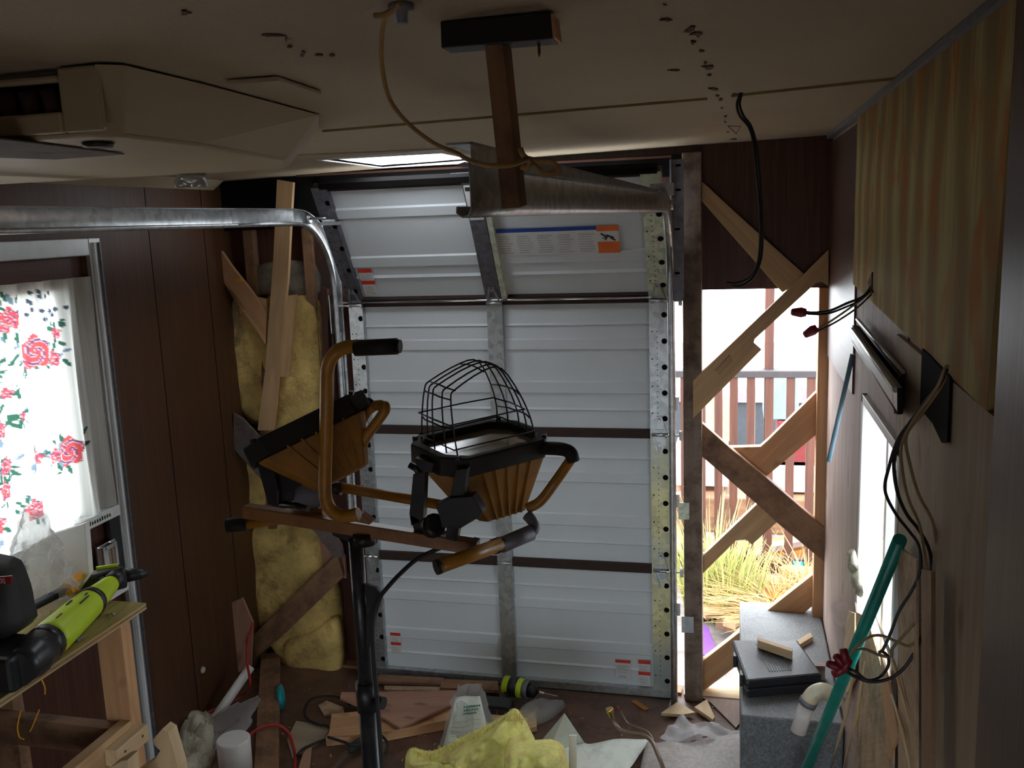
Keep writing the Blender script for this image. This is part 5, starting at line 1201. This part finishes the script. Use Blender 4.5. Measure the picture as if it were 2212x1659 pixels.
# stand for the boxes
B().box((-.6, 5.5, GZ), (2.2, 6.1, PY(1640,1060,5.6).z-.02)).build('storage_rack', M['pine_dark'], label='low dark rack carrying the boxes behind the railing', cat='rack', bevel=.01)
def clump(px_, py_, y, n, h, spread, mat, label, droop=.4, name='grass_clump', r=.006):
    base = PY(px_, py_, y); base.z = GZ; b = B()
    for i in range(n):
        a = random.uniform(0, 6.28); d = V((math.cos(a), math.sin(a), 0)); q = base+d*random.uniform(0, spread*.5); hh = h*random.uniform(.5, 1)
        p_ = [q, q+d*spread*.25+V((0,0,hh*.6)), q+d*spread*.6*droop*2+V((0,0,hh*random.uniform(.75,1)))]
        b.tube(p_, lambda t, r=r: r*(1.05-t), 4, sub=3)
    return b.build(name, M[mat], label=label, cat='plant', kind='stuff')
random.seed(11)
clump(1535,1150,4.35,150,.62,.28,'leaf','tall yellow-green blades growing in front of the railing')
clump(1575,1170,4.3,110,.5,.25,'leaf','second clump of yellow-green blades, nearer the middle brace')
clump(1700,1180,4.15,260,.32,.34,'straw','straw-coloured dry brush behind the lumber pile', .8, 'dry_brush', .005)
clump(1650,1180,4.2,220,.30,.3,'straw','dry brush left of the straw-coloured one', .8, 'dry_brush', .005)
clump(1750,1100,4.35,90,.45,.2,'straw','thin dry stalks against the right end of the railing', .8, 'dry_brush', .005)
pile = [((1520,1222),(1750,1175),.10,.05,'lumber'),((1545,1190),(1640,1205),.07,.05,'pinkply'),((1530,1240),(1700,1262),.05,.03,'pine_pale'),((1505,1255),(1560,1275),.09,.03,'pine_dark'),((1545,1300),(1612,1302),.14,.03,'lumber'),
        ((1560,1245),(1695,1268),.02,.03,'redwood'),((1545,1240),(1655,1320),.035,.03,'pine_pale'),((1590,1265),(1690,1290),.06,.03,'lumber'),((1632,1225),(1628,1300),.04,.03,'redwood'),((1505,1295),(1600,1335),.06,.03,'pine_pale'),
        ((1700,1240),(1790,1210),.05,.04,'pine_pale'),((1650,1185),(1780,1160),.03,.03,'pinkply'),((1560,1340),(1605,1355),.05,.03,'pine_dark'),((1575,1350),(1610,1330),.03,.03,'pine_pale'),((1520,1330),(1580,1322),.02,.02,'pine_dark')]
names_ = ['orange board on top of the lumber pile','thick pinkish board at the back of the pile','pale board across the middle of the pile','dark short board at the left of the pile','wide orange board end at the front of the pile','thin red-brown batten across the pile','pale strip slanting over the front of the pile','orange board beneath the red-brown batten','upright red-brown cross piece in the pile','pale strip lying left of the grey block','pale board to the right of the pile','pink pole behind the pile at the right','dark short offcut beside the grey block','small pale strip beside the grey block','thin dark stick left of the pile']
for k, ((x0,y0),(x1,y1),wd,tk_,m_) in enumerate(pile):
    z = GZ+.06+.02*(k%4)
    B().bar(PZ(x0,y0,z), PZ(x1,y1,z), wd*2.2, tk_, (0,1,.0) if abs(x1-x0) > 20 else (1,0,0)).build('lumber_piece', M[m_], label=names_[k], cat='lumber', group='lumber heaped outside the opening')
c = PZ(1735,1222,GZ+.12); B().box((c.x-.05,c.y,c.z-.015),(c.x+.05,c.y+.02,c.z+.02)).build('green_tag', M['teal'], label='small green tag lying on the lumber outside', cat='tag')
B().prism([PZ(x, y, GZ+.02) for x, y in [(1508,1370),(1530,1375),(1552,1440),(1545,1450),(1508,1430)]], (0,0,.05)).build('purple_case', M['purple'], label='purple case outside just right of the door post', cat='case', bevel=.004)
# floor litter
random.seed(5)
lit = B()
for i in range(140):
    x = random.uniform(-1.8, .0); y = random.uniform(2.7, 3.36); s_ = random.uniform(.002, .009); a = random.uniform(0, 3.1)
    d = V((math.cos(a), math.sin(a), 0)); lit.bar(V((x,y,.002))-d*s_, V((x,y,.002))+d*s_, s_*.6, .002, (-d.y,d.x,0))
lit.build('wood_litter', M['splinter'], label='scattered wood chips and dust on the brown floor', cat='debris', kind='stuff')
